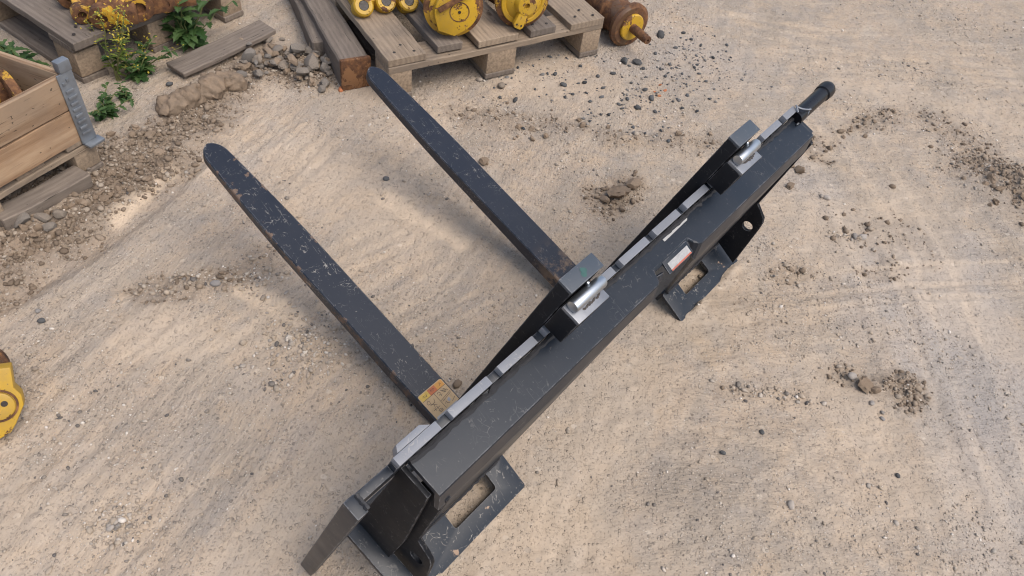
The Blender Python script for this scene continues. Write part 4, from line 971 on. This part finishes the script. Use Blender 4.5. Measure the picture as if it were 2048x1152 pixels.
# ------------------------------------------------------------------ forks
FWD = .095
def fork(u, label, mat, top_label):
    root = thing('pallet_fork', label, 'fork', FP(u, 0, 0), Rm.to_euler(), None)
    P = lambda n, me, mt: obj(n, me, M[mt], root)
    # blade
    bm = bmesh.new(); L0, L1 = .0350, 1.087; st = []
    ys = list(np.linspace(L0, .70, 12)) + list(np.linspace(.74, 1.03, 9)) + [1.045, 1.058, 1.068, 1.076, 1.082, L1]
    rings = []
    for y in ys:
        t = max(0, (y - .70) / (L1 - .70)); hw = FWD / 2 * (1 - .32 * t ** 1.4)
        rem = L1 - y; rt_ = .036
        if rem < rt_ * 1.25: hw *= math.sqrt(max(.03, 1 - (1 - rem / (rt_ * 1.25)) ** 2))
        th = .046 - .018 * max(0, (y - .25) / (L1 - .25)); z1 = .040; z0 = z1 - th
        c = FWD / 2; bvv = min(.003, hw * .4)
        z0b = z0 + (0.010 if y == L0 else 0)
        rings.append([bm.verts.new(p) for p in ((c - hw, y, z0b + bvv), (c - hw + bvv, y, z0b), (c + hw - bvv, y, z0b), (c + hw, y, z0b + bvv), (c + hw, y, z1 - bvv), (c + hw - bvv, y, z1), (c - hw + bvv, y, z1), (c - hw, y, z1 - bvv))])
    for a, b in zip(rings, rings[1:]):
        for k in range(8): bm.faces.new((a[k], a[(k+1) % 8], b[(k+1) % 8], b[k]))
    bm.faces.new(rings[0][::-1]); bm.faces.new(rings[-1])
    bl = P('blade', mesh_of(bm, 'blade', True, 20), mat)
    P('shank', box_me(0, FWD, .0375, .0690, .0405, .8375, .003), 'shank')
    P('hook_head', box_me(-.0008, FWD + .0006, .0368, .0697, .838, .8445, .002), 'hook')  # thin cap painted as the lit top, leaving the shank side black
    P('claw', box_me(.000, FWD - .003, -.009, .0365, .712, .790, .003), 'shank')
    cp = P('claw_cap', box_me(-.0008, FWD - .002, -.0095, .0335, .7905, .7985, .002), 'claw')
    pin = lathe_me([(0, .006), (.001, .0115), (.003, .0125), (.088, .0125), (.092, .011), (.092, .002)], (0.004, .0205, .8105), (1, 0, 0), 24)
    pp = P('latch_pin', pin, 'zinc'); 
    obj('pin_knob', lathe_me([(0, .0042), (.008, .0042), (.0105, .0025), (.011, .0005)], (.062, .0345, .812), (-.2, 0, 1), 12), M['zinc'], pp)
    bm = bmesh.new(); rs = random.Random(int(u * 100))
    for i in range(16):
        mm = Matrix.Translation((.030 + .0032 * i + rs.gauss(0, .001), .0060 + rs.gauss(0, .0015), .7985)) @ Matrix.Diagonal((.004, .0026, .0012, 1)); bmesh.ops.create_icosphere(bm, subdivisions=1, radius=1, matrix=mm)
    obj('grease_smear', mesh_of(bm), M['grease_hole'], cp)
    P('lower_hook', box_me(.004, FWD - .006, .0372, .0372 + .001, .05, .06, .0), 'shank') if False else None
    return root, bl
f1, b1 = fork(.378, 'near pallet fork with hazard sticker at the heel of its scratched blade', 'fork', '')
f2, b2 = fork(.985, 'far pallet fork with cleaner blade pointing at the wooden pallet', 'forkb', '')
for r_, off in ((f1, (.052, .0548)), ):
    bm = bmesh.new()
    for k in range(5): bmesh.ops.create_circle(bm, cap_ends=True, radius=.006 - .0006 * k, segments=10, matrix=Matrix.Translation((off[0] + random.gauss(0, .004), off[1] + random.gauss(0, .0035), .8449 + .00012 * k)))
    obj('green_mark', mesh_of(bm, 'gm', False), M['green'], r_)
# hazard sticker (drawn in the blade's plane)
SZ = .0402
def stq(name, x0, x1, y0, y1, mat, lift, parent, rad=0):
    pts = rrect(x0, x1, y0, y1, rad, 3) if rad else [(x0, y0), (x1, y0), (x1, y1), (x0, y1)]
    bm = bmesh.new(); bm.faces.new([bm.verts.new((p[0], p[1], SZ + lift)) for p in pts]); return obj(name, mesh_of(bm, 'st', False), M[mat], parent)
stk = stq('sticker', .0035, .0905, .0695, .156, 'tan', .0003, b1, .006)
stq('sticker_header', .006, .036, .136, .1535, 'lyellow', .0006, stk); stq('sticker_header', .0362, .062, .136, .1535, 'lred', .0006, stk); stq('sticker_header', .0622, .088, .136, .1535, 'lorange', .0006, stk)
stq('sticker_foot', .006, .084, .0705, .082, 'white', .0006, stk, .003)
def strokes(name, paths, wdt, mat, lift, parent):
    bm = bmesh.new()
    for p in paths:
        for a, b in zip(p, p[1:]):
            a_, b_ = Vector((*a, 0)), Vector((*b, 0)); d = (b_ - a_); 
            if d.length < 1e-6: continue
            d.normalize(); n = Vector((-d.y, d.x, 0)) * wdt / 2
            bm.faces.new([bm.verts.new((q.x, q.y, SZ + lift)) for q in (a_ - n - d * wdt * .3, b_ - n + d * wdt * .3, b_ + n + d * wdt * .3, a_ + n - d * wdt * .3)])
    return obj(name, mesh_of(bm, 'ink', False), M[mat], parent)
S_ = [[(.006, .1355), (.088, .1355)], [(.046, .1355), (.046, .085)], [(.046, .108), (.088, .114)], [(.050, .104), (.086, .110)],
      # left pictogram: figure and load
      [(.012, .126), (.017, .130), (.022, .126), (.019, .120), (.013, .121), (.012, .126)], [(.019, .120), (.026, .112), (.022, .104)], [(.026, .112), (.033, .108)], [(.016, .116), (.032, .116), (.036, .125)], [(.020, .104), (.020, .096)], [(.028, .106), (.028, .096)], [(.014, .100), (.036, .100)],
      [(.024, .092), (.030, .094), (.036, .092), (.036, .087), (.028, .086), (.024, .092)], [(.028, .090), (.034, .089)],
      # right pictograms
      [(.052, .128), (.058, .131), (.062, .126)], [(.054, .122), (.060, .124), (.058, .118), (.064, .121)], [(.066, .131), (.072, .125), (.076, .130), (.080, .122)], [(.070, .121), (.076, .119), (.082, .124), (.084, .118)], [(.068, .127), (.074, .121), (.080, .127)],
      [(.058, .100), (.058, .092), (.064, .090)], [(.052, .094), (.056, .098)], [(.072, .088), (.086, .094)],
      [(.014, .144), (.018, .148), (.020, .142)], [(.022, .147), (.026, .141), (.028, .148)], [(.044, .143), (.044, .148), (.048, .148), (.048, .143)], [(.052, .142), (.052, .148), (.056, .145)], [(.074, .142), (.078, .149), (.080, .144)]]
strokes('sticker_print', S_, .0011, 'ink', .0009, stk)
strokes('sticker_print', [[(.064, .096), (.071, .099)], [(.064, .099), (.071, .102)], [(.065, .0935), (.071, .096)]], .0034, 'grey_ink', .0011, stk)

# ------------------------------------------------------------------ weeds
def leaf_poly(L, W, lobes, rs):
    n = lobes * 2 + 1; l, r_ = [], []
    for i in range(1, n):
        t = i / n; wv = W * math.sin(math.pi * min(1, t * 1.05)) ** .7 * (1.0 if i % 2 else .55) * rs.uniform(.85, 1.15)
        l.append((t * L, wv)); r_.append((t * L + (0.02 * L if i % 2 else 0), -wv))
    return [(0, 0)] + r_ + [(L, 0)] + l[::-1]
def add_leaf(bm, p, d, upv, L, W, lobes, droop, rs):
    d = d.normalized(); s = d.cross(upv).normalized(); u_ = s.cross(d).normalized()
    pts = leaf_poly(L, W, lobes, rs); vs_ = []
    def pos(x, y): t = x / L; return p + d * x + s * y - Vector((0, 0, 1)) * droop * L * t * t + u_ * abs(y) * .35
    nh = len(pts) // 2
    ribs = [bm.verts.new(pos(L * t, 0)) for t in np.linspace(0, 1, 5)]
    lo = [bm.verts.new(pos(*q)) for q in pts[1:nh]]; hi = [bm.verts.new(pos(*q)) for q in pts[nh + 1:]][::-1]
    for side in (lo, hi):
        prev = ribs[0]
        for i, v in enumerate(side):
            rb_ = ribs[min(4, int((i + .5) / len(side) * 4))]
            rb2 = ribs[min(4, int((i + 1.5) / len(side) * 4))]
            nxt = side[i + 1] if i + 1 < len(side) else ribs[4]
            try:
                bm.faces.new((rb_, v, nxt) if rb_ is not nxt else (ribs[3], v, nxt))
            except Exception: pass
            if rb2 is not rb_ and nxt is not rb2:
                try: bm.faces.new((rb_, nxt, rb2))
                except Exception: pass
        try: bm.faces.new((ribs[0], side[0], ribs[1]) if len(side) else None)
        except Exception: pass
def weed(name, label, px, py, h, n_stem, leaves, L, W, lobes, spread, seed, mat='leaf', flower=0, z=0):
    rs = random.Random(seed); p0 = at(px, py); p0.z = gz(p0.x, p0.y) - .003 + z
    root = thing(name, label, 'weed', p0)
    bl, bs, bf = bmesh.new(), [], bmesh.new()
    for s in range(n_stem):
        a = rs.uniform(0, 6.28); tilt = rs.uniform(.1, 1) * spread; hh = h * rs.uniform(.55, 1.0)
        pts = []
        for t in np.linspace(0, 1, 7): pts.append(Vector((math.cos(a) * tilt * hh * t ** 1.2, math.sin(a) * tilt * hh * t ** 1.2, hh * t * (1 - .25 * tilt * t))) + Vector((rs.gauss(0, .004), rs.gauss(0, .004), 0)))
        bs.append(pts)
        for k in range(leaves):
            t = rs.uniform(.08, 1.0); i = min(5, int(t * 6)); q = pts[i].lerp(pts[i + 1], t * 6 - i); ang = rs.uniform(0, 6.28)
            d = Vector((math.cos(ang), math.sin(ang), rs.uniform(.0, .7))); sc = rs.uniform(.55, 1.15) * (1.15 - .55 * t)
            add_leaf(bl, q, d, Vector((0, 0, 1)), L * sc, W * sc, lobes, rs.uniform(.1, .6), rs)
        if flower:
            for k in range(flower):
                t = rs.uniform(.6, 1.); i = min(5, int(t * 6)); q = pts[i].lerp(pts[i + 1], t * 6 - i) + Vector((rs.gauss(0, .018), rs.gauss(0, .018), rs.gauss(.008, .012)))
                d = Vector((rs.gauss(0, 1), rs.gauss(0, 1), rs.gauss(.5, .5))); add_leaf(bf, q, d, Vector((.1, .1, 1)), rs.uniform(.006, .015), .0035, 1, .1, rs)
    tag(obj('foliage', mesh_of(bl, 'leaves', False), M[mat], root), kind='stuff')
    bm = bmesh.new()
    for pts in bs:
        me = tube_me(pts, [.0022 * (1 - .6 * t) + .0006 for t in np.linspace(0, 1, len(pts))], 5); bm.from_mesh(me); bpy.data.meshes.remove(me)
    tag(obj('stems', mesh_of(bm, 'stems'), M['stem'], root), kind='stuff')
    if flower: tag(obj('flower_heads', mesh_of(bf, 'flowers', False), M['flower'], root), kind='stuff')
    else: bf.free()
weed('weed', 'dark green broad-leaved weed growing against the pallet of castings', 380, 95, .23, 10, 10, .095, .026, 5, 1.25, 1)
weed('weed', 'tall yellow flowering weed at the pallet corner', 238, 162, .40, 6, 12, .050, .007, 3, .40, 2, 'leaf_pale', 34)
weed('weed', 'low green weed with serrated leaves beside the flowering one', 282, 152, .17, 8, 10, .060, .015, 5, 1.1, 3, 'leaf', 8)
weed('weed', 'small green seedling weed by the crate hinge', 214, 228, .10, 8, 10, .05, .013, 3, 1.4, 4)
weed('weed', 'tiny green weed between the seedling and the serrated weed', 248, 200, .07, 4, 8, .035, .010, 3, 1.3, 7)
weed('weed', 'weed with long lobed leaves between the crate and the pallet of castings', 52, 150, .26, 6, 8, .11, .020, 5, .9, 5)
